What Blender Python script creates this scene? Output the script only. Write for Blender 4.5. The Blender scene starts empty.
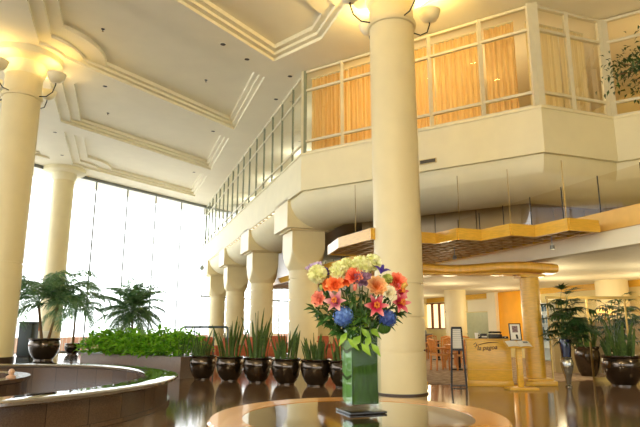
import bpy, math, random
from mathutils import Vector, Matrix, Euler, Quaternion
random.seed(7)
S = bpy.context.scene
COL = S.collection
PI = math.pi
# ------------------------------------------------------------------ camera facts (640x427 frame)
FPX, PITCH, EYE = 549.0, math.radians(11.63), 1.3
_cp, _sp = math.cos(PITCH), math.sin(PITCH)
A0 = math.atan((119 - 320) * _cp / FPX)            # direction of the long gallery front
UX, UY = math.sin(A0), math.cos(A0)                # u runs along the gallery, v to its right
def W(u, v, z=0.0):
    return Vector((u * UX + v * UY, u * UY - v * UX, z))
def UV(p):
    return (p[0] * UX + p[1] * UY, p[0] * UY - p[1] * UX)
ROT = -A0                                          # z rotation taking local (x, y) to (v, u)
def _ray(x, y):
    a, b = (x - 320) / FPX, (213.5 - y) / FPX
    return a, _cp - b * _sp, _sp + b * _cp
def on_z(x, y, z):
    d = _ray(x, y); t = (z - EYE) / d[2]
    return Vector((d[0] * t, d[1] * t, z))
def on_y(x, y, Y):
    d = _ray(x, y); t = Y / d[1]
    return Vector((d[0] * t, Y, EYE + d[2] * t))
def on_v(x, y, v):
    d = _ray(x, y); t = v / (d[0] * UY - d[1] * UX)
    return Vector((d[0] * t, d[1] * t, EYE + d[2] * t))

# ------------------------------------------------------------------ materials
MATS = {}
def lin(c):
    return tuple(((x / 255) / 12.92 if x / 255 <= .04045 else ((x / 255 + .055) / 1.055) ** 2.4) for x in c)
def mat(name, rgb, rough=.5, metal=0., var=.08, scale=6., bump=0., bscale=60., coat=0., spec=.5, sub=0., rgb2=None, stretch=None, trans=0.):
    if name in MATS: return MATS[name]
    m = bpy.data.materials.new(name); m.use_nodes = True
    nt = m.node_tree; N = nt.nodes; L = nt.links
    b = N['Principled BSDF']
    tc = N.new('ShaderNodeTexCoord'); mp = N.new('ShaderNodeMapping')
    L.new(tc.outputs['Object'], mp.inputs['Vector'])
    if stretch: mp.inputs['Scale'].default_value = stretch
    no = N.new('ShaderNodeTexNoise'); no.inputs['Scale'].default_value = scale; no.inputs['Detail'].default_value = 4
    L.new(mp.outputs['Vector'], no.inputs['Vector'])
    cr = N.new('ShaderNodeValToRGB')
    c = lin(rgb); c2 = lin(rgb2) if rgb2 else tuple(min(1, x * (1 + var)) for x in c)
    c1 = c if rgb2 else tuple(x * (1 - var) for x in c)
    cr.color_ramp.elements[0].color = (*c1, 1); cr.color_ramp.elements[1].color = (*c2, 1)
    cr.color_ramp.elements[0].position = .3; cr.color_ramp.elements[1].position = .7
    L.new(no.outputs['Fac'], cr.inputs['Fac']); L.new(cr.outputs['Color'], b.inputs['Base Color'])
    b.inputs['Roughness'].default_value = rough; b.inputs['Metallic'].default_value = metal
    b.inputs['Specular IOR Level'].default_value = spec
    b.inputs['Coat Weight'].default_value = coat; b.inputs['Coat Roughness'].default_value = .05
    if bump:
        n2 = N.new('ShaderNodeTexNoise'); n2.inputs['Scale'].default_value = bscale
        L.new(mp.outputs['Vector'], n2.inputs['Vector'])
        bp = N.new('ShaderNodeBump'); bp.inputs['Strength'].default_value = bump; bp.inputs['Distance'].default_value = .01
        L.new(n2.outputs['Fac'], bp.inputs['Height']); L.new(bp.outputs['Normal'], b.inputs['Normal'])
    if trans:
        t = N.new('ShaderNodeBsdfTranslucent'); L.new(cr.outputs['Color'], t.inputs['Color'])
        mx = N.new('ShaderNodeMixShader'); mx.inputs['Fac'].default_value = trans
        L.new(b.outputs['BSDF'], mx.inputs[1]); L.new(t.outputs['BSDF'], mx.inputs[2])
        L.new(mx.outputs['Shader'], N['Material Output'].inputs['Surface'])
    MATS[name] = m
    return m
def glass(name, tint=(1, 1, 1), refl=.08, rough=.02, mul=.6):
    if name in MATS: return MATS[name]
    m = bpy.data.materials.new(name); m.use_nodes = True
    nt = m.node_tree; N = nt.nodes; L = nt.links
    N.remove(N['Principled BSDF'])
    t = N.new('ShaderNodeBsdfTransparent'); t.inputs['Color'].default_value = (*tint, 1)
    g = N.new('ShaderNodeBsdfGlossy'); g.inputs['Roughness'].default_value = rough
    lw = N.new('ShaderNodeLayerWeight'); lw.inputs['Blend'].default_value = .25
    ma = N.new('ShaderNodeMath'); ma.operation = 'MULTIPLY_ADD'
    ma.inputs[1].default_value = mul; ma.inputs[2].default_value = refl
    L.new(lw.outputs['Fresnel'], ma.inputs[0])
    mx = N.new('ShaderNodeMixShader'); L.new(ma.outputs[0], mx.inputs['Fac'])
    L.new(t.outputs[0], mx.inputs[1]); L.new(g.outputs[0], mx.inputs[2])
    L.new(mx.outputs[0], N['Material Output'].inputs['Surface'])
    MATS[name] = m
    return m
def emit(name, rgb, s):
    if name in MATS: return MATS[name]
    m = bpy.data.materials.new(name); m.use_nodes = True
    b = m.node_tree.nodes['Principled BSDF']
    b.inputs['Base Color'].default_value = (*lin(rgb), 1)
    b.inputs['Emission Color'].default_value = (*lin(rgb), 1); b.inputs['Emission Strength'].default_value = s
    MATS[name] = m
    return m
def tiled(name, rgb, rgb2, mortar, size=.6, rough=.1, gap=.006, vert=False, noise=40., spec=.5):
    """Stone tiles: brick texture in object space with speckled grain."""
    if name in MATS: return MATS[name]
    m = bpy.data.materials.new(name); m.use_nodes = True
    nt = m.node_tree; N = nt.nodes; L = nt.links; b = N['Principled BSDF']
    tc = N.new('ShaderNodeTexCoord'); mp = N.new('ShaderNodeMapping'); mp.inputs['Rotation'].default_value = (0, 0, A0)
    L.new(tc.outputs['Object'], mp.inputs['Vector'])
    br = N.new('ShaderNodeTexBrick'); br.offset = 0; br.inputs['Scale'].default_value = 1
    br.inputs['Brick Width'].default_value = size; br.inputs['Row Height'].default_value = size
    br.inputs['Mortar Size'].default_value = gap; br.inputs['Mortar'].default_value = (*lin(mortar), 1)
    br.inputs['Color1'].default_value = (*lin(rgb), 1); br.inputs['Color2'].default_value = (*lin(rgb2), 1)
    L.new(mp.outputs['Vector'], br.inputs['Vector'])
    no = N.new('ShaderNodeTexNoise'); no.inputs['Scale'].default_value = noise; no.inputs['Detail'].default_value = 6
    L.new(tc.outputs['Object'], no.inputs['Vector'])
    mr = N.new('ShaderNodeMapRange'); mr.inputs['From Min'].default_value = .3; mr.inputs['From Max'].default_value = .7
    mr.inputs['To Min'].default_value = .75; mr.inputs['To Max'].default_value = 1.25
    L.new(no.outputs['Fac'], mr.inputs['Value'])
    mx = N.new('ShaderNodeMix'); mx.data_type = 'RGBA'; mx.blend_type = 'MULTIPLY'; mx.inputs['Factor'].default_value = 1
    L.new(br.outputs['Color'], mx.inputs['A']); L.new(mr.outputs['Result'], mx.inputs['B'])
    L.new(mx.outputs['Result'], b.inputs['Base Color'])
    b.inputs['Roughness'].default_value = rough; b.inputs['Specular IOR Level'].default_value = spec
    MATS[name] = m
    return m
def radial(name, rgb_in, rgb_out, r, rough=.5, trans=.25):
    """Petal colour running from the heart of a bloom to its tips."""
    if name in MATS: return MATS[name]
    m = bpy.data.materials.new(name); m.use_nodes = True
    nt = m.node_tree; N = nt.nodes; L = nt.links; b = N['Principled BSDF']
    tc = N.new('ShaderNodeTexCoord'); vl = N.new('ShaderNodeVectorMath'); vl.operation = 'LENGTH'
    L.new(tc.outputs['Object'], vl.inputs[0])
    mr = N.new('ShaderNodeMapRange'); mr.inputs['From Max'].default_value = r
    L.new(vl.outputs['Value'], mr.inputs['Value'])
    cr = N.new('ShaderNodeValToRGB'); cr.color_ramp.elements[0].color = (*lin(rgb_in), 1); cr.color_ramp.elements[1].color = (*lin(rgb_out), 1)
    cr.color_ramp.elements[0].position = .25; cr.color_ramp.elements[1].position = .95
    L.new(mr.outputs['Result'], cr.inputs['Fac']); L.new(cr.outputs['Color'], b.inputs['Base Color'])
    b.inputs['Roughness'].default_value = rough
    t = N.new('ShaderNodeBsdfTranslucent'); L.new(cr.outputs['Color'], t.inputs['Color'])
    mx = N.new('ShaderNodeMixShader'); mx.inputs['Fac'].default_value = trans
    L.new(b.outputs['BSDF'], mx.inputs[1]); L.new(t.outputs['BSDF'], mx.inputs[2])
    L.new(mx.outputs['Shader'], N['Material Output'].inputs['Surface'])
    MATS[name] = m
    return m

# ------------------------------------------------------------------ mesh builder
class MB:
    def __init__(s): s.v = []; s.f = []
    def add(s, vs, fs, M=None):
        b = len(s.v)
        s.v += [tuple(M @ Vector(p)) if M else tuple(p) for p in vs]
        s.f += [tuple(i + b for i in f) for f in fs]
        return s
    def box(s, c, d, M=None):
        x, y, z = c; a, b, h = d[0] / 2, d[1] / 2, d[2] / 2
        vs = [(x - a, y - b, z - h), (x + a, y - b, z - h), (x + a, y + b, z - h), (x - a, y + b, z - h),
              (x - a, y - b, z + h), (x + a, y - b, z + h), (x + a, y + b, z + h), (x - a, y + b, z + h)]
        return s.add(vs, [(0, 3, 2, 1), (4, 5, 6, 7), (0, 1, 5, 4), (1, 2, 6, 5), (2, 3, 7, 6), (3, 0, 4, 7)], M)
    def bbox(s, c, d, r=.01, M=None):
        """Box with chamfered edges."""
        import bmesh
        bm = bmesh.new(); bmesh.ops.create_cube(bm, size=1)
        for q in bm.verts: q.co = Vector((q.co.x * d[0], q.co.y * d[1], q.co.z * d[2])) + Vector(c)
        bmesh.ops.bevel(bm, geom=bm.edges[:], offset=r, segments=2, affect='EDGES', profile=.6)
        bm.verts.ensure_lookup_table()
        s.add([q.co[:] for q in bm.verts], [[q.index for q in f.verts] for f in bm.faces], M); bm.free()
        return s
    def prism(s, poly, z0, z1, M=None):
        n = len(poly)
        vs = [(p[0], p[1], z0) for p in poly] + [(p[0], p[1], z1) for p in poly]
        fs = [tuple(range(n))[::-1], tuple(range(n, 2 * n))] + [(i, (i + 1) % n, n + (i + 1) % n, n + i) for i in range(n)]
        return s.add(vs, fs, M)
    def lathe(s, prof, n=32, c=(0, 0, 0), M=None, a0=0., a1=2 * PI, cap=False):
        full = abs(a1 - a0 - 2 * PI) < 1e-6
        k = n if full else n + 1
        vs = []
        for r, z in prof:
            for i in range(k):
                t = a0 + (a1 - a0) * i / n
                vs.append((c[0] + r * math.cos(t), c[1] + r * math.sin(t), c[2] + z))
        fs = []
        for j in range(len(prof) - 1):
            for i in range(n):
                i2 = (i + 1) % k if full else i + 1
                fs.append((j * k + i, j * k + i2, (j + 1) * k + i2, (j + 1) * k + i))
        if cap and full:
            fs.append(tuple(range(k))[::-1]); m = (len(prof) - 1) * k; fs.append(tuple(range(m, m + k)))
        return s.add(vs, fs, M)
    def tube(s, pts, r, n=8, M=None, cap=True):
        pts = [Vector(p) for p in pts]
        rs = r if isinstance(r, (list, tuple)) else [r] * len(pts)
        vs = []; up = None
        for i, p in enumerate(pts):
            d = (pts[min(i + 1, len(pts) - 1)] - pts[max(i - 1, 0)]).normalized()
            if up is None:
                up = Vector((0, 0, 1)) if abs(d.z) < .9 else Vector((1, 0, 0))
            a = d.cross(up).normalized(); b = a.cross(d).normalized(); up = b
            for k in range(n):
                t = 2 * PI * k / n
                vs.append(p + a * (rs[i] * math.cos(t)) + b * (rs[i] * math.sin(t)))
        fs = [(i * n + k, i * n + (k + 1) % n, (i + 1) * n + (k + 1) % n, (i + 1) * n + k) for i in range(len(pts) - 1) for k in range(n)]
        if cap:
            fs.append(tuple(range(n))[::-1]); m = (len(pts) - 1) * n; fs.append(tuple(range(m, m + n)))
        return s.add(vs, fs, M)
    def grid(s, fn, nu, nv, M=None):
        vs = [fn(i / nu, j / nv) for i in range(nu + 1) for j in range(nv + 1)]
        fs = [(i * (nv + 1) + j, (i + 1) * (nv + 1) + j, (i + 1) * (nv + 1) + j + 1, i * (nv + 1) + j + 1) for i in range(nu) for j in range(nv)]
        return s.add(vs, fs, M)
    def ball(s, c, r, n=16, m=10, sq=(1, 1, 1), M=None):
        prof = [(max(1e-4, r * math.sin(PI * i / m)), -r * math.cos(PI * i / m)) for i in range(m + 1)]
        b = MB().lathe(prof, n)
        return s.add([(p[0] * sq[0] + c[0], p[1] * sq[1] + c[1], p[2] * sq[2] + c[2]) for p in b.v], b.f, M)
    def beam(s, a, b, w, h, M=None):
        """Square bar from a to b (w across, h up)."""
        a, b = Vector(a), Vector(b); d = (b - a).normalized()
        up = Vector((0, 0, 1)) if abs(d.z) < .95 else Vector((0, 1, 0))
        x = d.cross(up).normalized(); y = x.cross(d).normalized()
        vs = [p + x * (sx * w / 2) + y * (sy * h / 2) for p in (a, b) for sx, sy in ((-1, -1), (1, -1), (1, 1), (-1, 1))]
        return s.add(vs, [(0, 1, 2, 3), (7, 6, 5, 4), (0, 4, 5, 1), (1, 5, 6, 2), (2, 6, 7, 3), (3, 7, 4, 0)], M)
    def build(s, name, m, parent=None, smooth=True, angle=35, loc=None, rotz=0):
        import bmesh
        me = bpy.data.meshes.new(name)
        me.from_pydata([tuple(p) for p in s.v], [], s.f)
        bm = bmesh.new(); bm.from_mesh(me)
        bmesh.ops.recalc_face_normals(bm, faces=bm.faces[:])
        bm.to_mesh(me); bm.free()
        if smooth:
            me.shade_smooth(); me.set_sharp_from_angle(angle=math.radians(angle))
        me.materials.append(m)
        o = bpy.data.objects.new(name, me); COL.objects.link(o)
        if parent: o.parent = parent
        if loc is not None: o.location = loc
        if rotz: o.rotation_euler = (0, 0, rotz)
        return o
def tag(o, label=None, cat=None, group=None, kind=None):
    if label: o['label'] = label
    if cat: o['category'] = cat
    if group: o['group'] = group
    if kind: o['kind'] = kind
    return o
def thing(name, loc, label, cat, rotz=0, group=None, kind=None):
    o = bpy.data.objects.new(name, None); COL.objects.link(o)
    o.location = loc; o.rotation_euler = (0, 0, rotz); o.empty_display_size = .1
    return tag(o, label, cat, group, kind)
KIDS = {}
def kids(o):
    return [c for c in o.children]
def dup(o, loc, rotz, label, parent=None, scale=1.0):
    c = o.copy(); COL.objects.link(c); c.location = loc; c.rotation_euler = (0, 0, rotz)
    if scale != 1.0: c.scale = (scale,) * 3
    c['label'] = label
    for a in kids(o):
        d = a.copy(); COL.objects.link(d); d.parent = c
        for b in kids(a):
            e = b.copy(); COL.objects.link(e); e.parent = d
    return c
def light(name, typ, loc, energy, color=(1, 1, 1), size=.1, rot=None, **kw):
    l = bpy.data.lights.new(name, typ); l.energy = energy; l.color = color
    if typ == 'AREA': l.size = size
    else: l.shadow_soft_size = size
    for k, x in kw.items(): setattr(l, k, x)
    o = bpy.data.objects.new(name, l); COL.objects.link(o); o.location = loc
    if rot: o.rotation_euler = rot
    return o

# palette
CREAM = mat('cream_plaster', (233, 225, 190), .6, var=.03, scale=2)
CREAMW = mat('ceiling_plaster', (238, 232, 208), .7, var=.02, scale=1.5)
COLM = mat('column_plaster', (228, 214, 170), .42, var=.03, scale=2)
TAN = mat('tan_plaster', (212, 194, 140), .55, var=.03, scale=2)
FRAMEW = mat('window_frame_paint', (214, 208, 182), .4, var=.03)
MULL = mat('dark_green_mullion', (128, 136, 116), .4, var=.06)
GLASS = glass('window_glass', (.96, .98, .97), .03)
GLASSR = glass('gallery_glass', (.9, .93, .86), .03, mul=.35)
BRONZE = mat('dark_bronze_glaze', (74, 62, 50), .16, .8, .25, 5, coat=.5)
SOIL = mat('potting_soil', (48, 36, 26), .95, var=.3, scale=40, bump=.5)
WOODG = mat('golden_maple', (220, 172, 58), .32, var=.12, scale=3, stretch=(2, 2, 14), coat=.2)
WOODT = mat('trellis_wood', (188, 148, 88), .45, var=.15, scale=4)
BRASS = mat('brass', (150, 122, 62), .3, .8, .08)
BLACK = mat('black_metal', (22, 21, 20), .35, .3, .1)
STEEL = mat('brushed_metal', (150, 158, 158), .3, .8, .06)
PAPER = mat('white_paper', (238, 236, 228), .7, var=.02)
ENG = 22
# ================================================================== THE SETTING
import bmesh
ZC, ZF, ZS, ZT = 9.1, 5.24, 6.38, 9.07         # ceiling soffit, fascia foot, sill, window head
WV = (math.cos(math.radians(53.8)), math.sin(math.radians(53.8)))   # beam direction in (u, v)
def plan(pts, z): return [W(p[0], p[1], z) for p in pts]

FLOORM = tiled('polished_brown_granite', (104, 82, 64), (116, 92, 72), (64, 52, 42), .9, .10, .008, noise=60)
fl = MB().prism([W(*p)[:2] for p in ((-10, -32), (8.9, -32), (46, 18), (-10, 18))], -.2, 0)
tag(fl.build('floor', FLOORM), 'polished brown granite lobby floor', 'floor', kind='structure')
CARP = mat('speckled_carpet', (118, 92, 74), .95, var=.5, scale=6, bump=.6, rgb2=(186, 164, 140))
cp = [on_z(418, 386, 0), on_z(470, 386, 0), on_z(548, 384, 0)]
pol = [(cp[0].x - .6, 13.15), (5.1, 13.15), (5.5, 13.9), W(11, 9.6)[:2], W(11, 15.9)[:2], W(26, 15.9)[:2], W(26, 7)[:2]]
tag(MB().prism(pol, 0, .012).build('floor_restaurant', CARP), 'speckled brown restaurant carpet behind the wooden portal', 'carpet floor', kind='structure')
DECK = mat('outside_paving', (214, 210, 202), .8, var=.05, scale=.5)
out = [W(9.4, -32)[:2], W(46.4, 18)[:2], W(70, 18)[:2], W(70, -60)[:2], W(9.4, -60)[:2]]
tag(MB().prism(out, -.3, -.05).build('ground_terrace', DECK), 'pale paved terrace outside the glass wall', 'terrace', kind='structure')

# ---- ceiling with stepped coffers
LCOL = [(17.1, -3.12), (29.6, -3.12)]
MAIN = UV((1.635, 11.45))
NOTCH = LCOL + [MAIN, (4.6, -3.12)]
def inset(poly, d):
    n = len(poly); res = []
    ar = sum(poly[i][0] * poly[(i + 1) % n][1] - poly[(i + 1) % n][0] * poly[i][1] for i in range(n))
    sg = 1 if ar > 0 else -1
    for i in range(n):
        a, b, c = (Vector(poly[(i + k) % n]) for k in (-1, 0, 1))
        d1 = (b - a).normalized(); d2 = (c - b).normalized()
        n1 = Vector((-d1.y, d1.x)) * sg; n2 = Vector((-d2.y, d2.x)) * sg
        w1, w2 = (.34 if abs(n_.y) > .95 and abs(b.y + 3.15) < 1 and abs(o_.y + 3.15) < 1 else .15 for n_, o_ in ((n1, a), (n2, c)))
        k = n1.x * n2.y - n1.y * n2.x            # meet of the two edges moved in by their own step widths
        p1, p2 = n1.dot(b) + w1 * d, n2.dot(b) + w2 * d
        res.append(((p1 * n2.y - p2 * n1.y) / k, (p2 * n1.x - p1 * n2.x) / k))
    return res
def notch(poly, r):
    """Cut quarter-round bites of radius r round the columns out of a coffer's corners."""
    pts = []
    n = len(poly)
    for i in range(n):
        a, b = Vector(poly[i]), Vector(poly[(i + 1) % n]); k = max(2, int((b - a).length / .04))
        pts += [a.lerp(b, j / k) for j in range(k)]
    for c in NOTCH:
        c = Vector(c)
        ins = [(p - c).length < r for p in pts]
        if not any(ins) or all(ins): continue
        while ins[0]: pts = pts[1:] + pts[:1]; ins = ins[1:] + ins[:1]
        i0 = ins.index(True); i1 = len(ins) - 1 - ins[::-1].index(True)
        pa, pb = pts[i0 - 1], pts[(i1 + 1) % len(pts)]
        t0 = math.atan2(pa.y - c.y, pa.x - c.x); t1 = math.atan2(pb.y - c.y, pb.x - c.x)
        d = (t1 - t0 + PI) % (2 * PI) - PI
        m = 14
        arc = [c + Vector((math.cos(t0 + d * j / m), math.sin(t0 + d * j / m))) * r for j in range(m + 1)]
        pts = pts[:i0] + arc + pts[i1 + 1:]
    res = [pts[0]]                                   # drop the samples on straight runs
    for i in range(1, len(pts)):
        a, b, c = res[-1], pts[i], pts[(i + 1) % len(pts)]
        if abs((b - a).normalized().cross((c - b).normalized())) > 1e-3: res.append(b)
    return [tuple(p) for p in res]
COFF = []
BW = 1.15                                            # beam width along u
for k in range(-1, 5):
    uf = 14.8 + 6.2 * k; un = uf - 6.2 + BW
    f = lambda u0, v: (u0 + (v - 3.84) * WV[0] / WV[1], v)
    if k <= 0:
        if k == 0: COFF.append([f(uf, 3.84), (13.1, 4.74), f(un, 4.74), f(un, -2.66), f(uf, -2.66)])
        else: COFF.append([f(uf, 4.74), f(un, 4.74), f(un, -2.66), f(uf, -2.66)])
    elif k < 4:
        COFF.append([f(uf, 3.84), f(un, 3.84), f(un, -2.66), f(uf, -2.66)])
    if k < 4: COFF.append([f(uf, -3.64), f(un, -3.64), f(un, -11), f(uf, -11)])
COFF.append([(11.2, 6.2), (9.2, 7.7), (5, 7.7), (4, 6.2)])
cm = MB()
nrm = (.807, -.5906)
E1 = (9.2 + 2.2 * nrm[0], -31.5 + 2.2 * nrm[1]); E2 = (45.2 + 2.2 * nrm[0], 17.7 + 2.2 * nrm[1])
outer = [(-10, -31.5), E1, E2, (-10, 17.7)]
def fill(loops, z):
    bm = bmesh.new()
    for lp in loops:
        vs = [bm.verts.new((p[0], p[1], 0)) for p in lp]
        for i in range(len(vs)): bm.edges.new((vs[i], vs[(i + 1) % len(vs)]))
    bmesh.ops.triangle_fill(bm, use_beauty=True, use_dissolve=False, edges=bm.edges[:], normal=(0, 0, -1))
    bm.verts.ensure_lookup_table(); bm.verts.index_update()
    cm.add([W(q.co.x, q.co.y, z) for q in bm.verts], [[q.index for q in f.verts] for f in bm.faces]); bm.free()
def wallring(lp, z0, z1):
    n = len(lp)
    cm.add([W(p[0], p[1], z0) for p in lp] + [W(p[0], p[1], z1) for p in lp], [(i, (i + 1) % n, n + (i + 1) % n, n + i) for i in range(n)])
holes = []
ZL = [ZC, ZC + .09, ZC + .18, ZC + .30]
for c in COFF:
    l0, l1, l2 = notch(c, 1.15), notch(inset(c, 1), 1.6), notch(inset(c, 2), 2.2)
    holes.append(l0)
    wallring(l0, ZL[0], ZL[1]); fill([l0, l1], ZL[1])
    wallring(l1, ZL[1], ZL[2]); fill([l1, l2], ZL[2])
    wallring(l2, ZL[2], ZL[3]); fill([l2], ZL[3])
fill([outer] + holes, ZC)
cm.add([W(p[0], p[1], ZC + .7) for p in outer], [(0, 1, 2, 3)])
wallring(outer, ZC, ZC + .7)
tag(cm.build('ceiling', CREAMW, smooth=False), 'pale coffered ceiling with stepped mouldings', 'ceiling', kind='structure')

# ---- outer walls
def wallseg(a, b, z0, z1, th, name, m, label):
    a, b = W(*a), W(*b); d = (b - a).normalized(); n = Vector((d.y, -d.x, 0))
    mb = MB().prism([a[:2], b[:2], (b + n * th)[:2], (a + n * th)[:2]], z0, z1)
    return tag(mb.build(name, m, smooth=False), label, 'wall', kind='structure')
WARMW = mat('warm_wall_plaster', (224, 208, 150), .65, var=.04, scale=2)
wallseg((44.8, 16.2), (-10, 16.2), 0, 9.1, .3, 'wall_right', WARMW, 'warm plaster wall at the far side of the restaurant')

# ---- gallery front: parapet and rounded bulkhead swept along the zig-zag front
PATH = [(35.8, 4.8), (15.06, 4.8), (9.63, 8.95), (9.63, 11.17), (4.2, 15.32), (3.0, 16.24)]
def sweep(prof, path, mb):
    P = [W(*p) for p in path]; rows = []
    for i, p in enumerate(P):
        d1 = (P[i] - P[i - 1]).normalized() if i else (P[1] - P[0]).normalized()
        d2 = (P[i + 1] - P[i]).normalized() if i < len(P) - 1 else d1
        n1, n2 = Vector((-d1.y, d1.x, 0)), Vector((-d2.y, d2.x, 0))
        m = (n1 + n2) / (1 + n1.dot(n2))
        rows.append([Vector((p.x + m.x * s, p.y + m.y * s, z)) for s, z in prof])
    k = len(prof)
    vs = [q for r in rows for q in r]
    fs = [(i * k + j, (i + 1) * k + j, (i + 1) * k + j + 1, i * k + j + 1) for i in range(len(P) - 1) for j in range(k - 1)]
    mb.add(vs, fs)
def offs(s):
    mb = MB(); sweep([(s, 0), (s, 1)], PATH, mb)
    return [UV(mb.v[2 * i]) for i in range(len(PATH))]
p = MB(); sweep([(.45, ZS - .05), (.45, ZS), (-.03, ZS), (-.03, ZS - .06), (0, ZS - .06), (0, ZF), (.14, ZF), (.14, ZF + .3)], PATH, p)
tag(p.build('wall_gallery_parapet', CREAM, smooth=False), 'cream gallery parapet folding in and out below the upper windows', 'parapet', kind='structure')
prof = [(.14, ZF + .05)] + [(.10 + 1.15 * (1 - math.cos(t * PI / 36)), ZF - .02 - .86 * math.sin(t * PI / 36)) for t in range(0, 19)] + [(1.5, 4.40), (1.75, 4.50), (1.8, 4.62)]
p = MB(); sweep(prof, PATH, p)
tag(p.build('trim_1', CREAM, angle=40), 'rounded cream bulkhead rolling under the gallery parapet', 'bulkhead', kind='structure')
i2 = offs(1.5)
p = MB(); poly = i2 + [(3.0, 16.2), (45, 16.2)]
p.prism([W(*q)[:2] for q in poly], 4.56, 4.7)
tag(p.build('ceiling_lower', mat('lower_ceiling_paint', (166, 138, 92), .3, var=.05, scale=2), smooth=False), 'tan ceiling under the gallery', 'ceiling', kind='structure')
p = MB(); i3 = offs(.2); p.prism([W(*q)[:2] for q in i3 + [(3.0, 16.2), (45, 16.2)]], ZS - .3, ZS - .1)
tag(p.build('floor_gallery', mat('gallery_carpet', (150, 120, 84), .9, var=.1), smooth=False), 'floor of the rooms behind the gallery windows', 'floor', kind='structure')
# partition between the pale gallery rooms and the warm ones
wallseg((15.6, 5.6), (15.6, 16.2), ZS, 9.1, .15, 'wall_partition', WARMW, 'partition behind the gallery corner')
wallseg((36.5, 9.2), (15.8, 9.2), ZS, 9.1, .15, 'wall_gallery', mat('pale_gallery_wall', (226, 222, 200), .6, var=.03), 'pale inner wall of the gallery rooms')

# ---- gallery windows
def window(name, a, b, nb, label, fm, th=.07, end=True, rails=(ZS + .04, ZS + .40, 8.42, ZT - .04), z0=ZS, z1=ZT, inn=.12, pane=GLASSR):
    root = thing(name, (0, 0, 0), label, 'window', kind='structure')
    A, B = W(*a), W(*b); d = (B - A).normalized(); n = Vector((-d.y, d.x, 0)) * inn
    A = A + n; B = B + n
    fr = MB()
    for z in rails: fr.beam(A + Vector((0, 0, z)), B + Vector((0, 0, z)), th, .07)
    fr.build('rail', FRAMEW, root, smooth=False); fr = MB()
    for i in range(nb + 1):
        q = A.lerp(B, i / nb); w = th * 1.6 if i in (0, nb) else th
        if i == 0 and not end: continue
        fr.beam(q + Vector((0, 0, z0)), q + Vector((0, 0, z1)), w, th * 1.3)
    fr.build('frame', fm, root, smooth=False)
    for i in range(nb):
        q0, q1 = A.lerp(B, i / nb), A.lerp(B, (i + 1) / nb)
        g = MB().add([q0 + Vector((0, 0, z0)), q1 + Vector((0, 0, z0)), q1 + Vector((0, 0, z1)), q0 + Vector((0, 0, z1))], [(0, 1, 2, 3)])
        g.build('glass', pane, root, smooth=False)
    return root
window('window_1', PATH[0], PATH[1], 16, 'long receding row of gallery windows with dark mullions', MULL, .06)
window('window_2', PATH[1], PATH[2], 5, 'gallery windows with amber curtains facing the lobby', FRAMEW, .09)
window('window_3', PATH[2], PATH[3], 2, 'projecting bay of gallery windows with cream curtains', FRAMEW, .09)
window('window_4', PATH[3], PATH[4], 5, 'gallery windows right of the bay', FRAMEW, .09)
def hook(name, pts, m, label): return tag(MB().tube(pts, .045, 8).build(name, m), label, 'trim', kind='structure')
# the great glass wall
ww0, ww1 = (35.8 - 44 * WV[0], 4.8 - 44 * WV[1]), (35.8 + 14 * WV[0], 4.8 + 14 * WV[1])
root = thing('window_5', (0, 0, 0), 'tall glass wall onto the bright terrace', 'window', kind='structure')
A, B = W(*ww0), W(*ww1); fr = MB(); nb = 29
for i in range(nb + 1):
    q = A.lerp(B, i / nb); fr.beam(q, q + Vector((0, 0, 9.1)), .055, .08)
fr.build('mullion', mat('grey_mullion', (120, 126, 126), .4), root, smooth=False)
fr = MB()
for z, w in ((.06, .12), (9.02, .16)): fr.beam(A + Vector((0, 0, z)), B + Vector((0, 0, z)), .1, w)
C2 = A.lerp(B, 44 / 58)
fr.beam(C2 + Vector((0, 0, 3.19)), B + Vector((0, 0, 3.19)), .08, .09)
fr.build('rail', MATS['grey_mullion'], root, smooth=False)
for i in range(nb):
    q0, q1 = A.lerp(B, i / nb), A.lerp(B, (i + 1) / nb)
    MB().add([q0, q1, q1 + Vector((0, 0, 9.1)), q0 + Vector((0, 0, 9.1))], [(0, 1, 2, 3)]).build('glass', GLASS, root, smooth=False)

# unseen glazing added behind the camera to let in fill daylight
root = thing('fill_glazing', (0, 0, 0), 'unseen glazing added opposite the gallery for fill daylight', 'window', kind='structure')
A, B = W(-10, -31.5), W(-10, 16.2); fr = MB()
for i in range(17):
    q = A.lerp(B, i / 16); fr.beam(q, q + Vector((0, 0, 2.8)), .1, .12)
for z in (.06, 2.2, 2.8): fr.beam(A + Vector((0, 0, z)), B + Vector((0, 0, z)), .12, .12)
fr.build('frame', MATS['grey_mullion'], root, smooth=False)
MB().add([A, B, B + Vector((0, 0, 2.8)), A + Vector((0, 0, 2.8))], [(0, 1, 2, 3)]).build('glass', GLASS, root, smooth=False)
wallseg((-10, 16.2), (-10, -31.5), 2.8, 9.1, .3, 'wall_back', WARMW, 'plaster wall above the added fill glazing')

# ---- columns
SEAMS = (.83, 1.48, 2.14)
def column(pos, r, z0, z1, label, seams=SEAMS, base=None, flange=False):
    prof = [(r, z0)]
    for s in seams:
        if s > z0: prof += [(r, s - .022), (r - .04, s - .02), (r - .04, s + .02), (r, s + .022)]
    prof += [(r, z1)]
    mb = MB().lathe(prof, 48, cap=True)
    o = mb.build('column', COLM, None, loc=(pos[0], pos[1], 0)); tag(o, label, 'column', kind='structure')
    if base:
        MB().lathe([(r + .03, z0), (r + .03, z0 + base), (r, z0 + base)], 48).build('base', mat('dark_stone_base', (62, 46, 36), .3), o)
    if flange:
        MB().lathe([(r, z1 - .62), (r + .06, z1 - .5), (r + .1, z1 - .3), (r + .1, z1 - .26), (.95, z1 - .22), (1.0, z1 - .18), (1.0, z1)], 48).build('capital', CREAM, o)
    return o
c = W(*LCOL[0]); column(c, .5, .27, ZC, 'cream round column at the left with a disc capital and two bowl lamps', (3.0,), .24, True)
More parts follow.
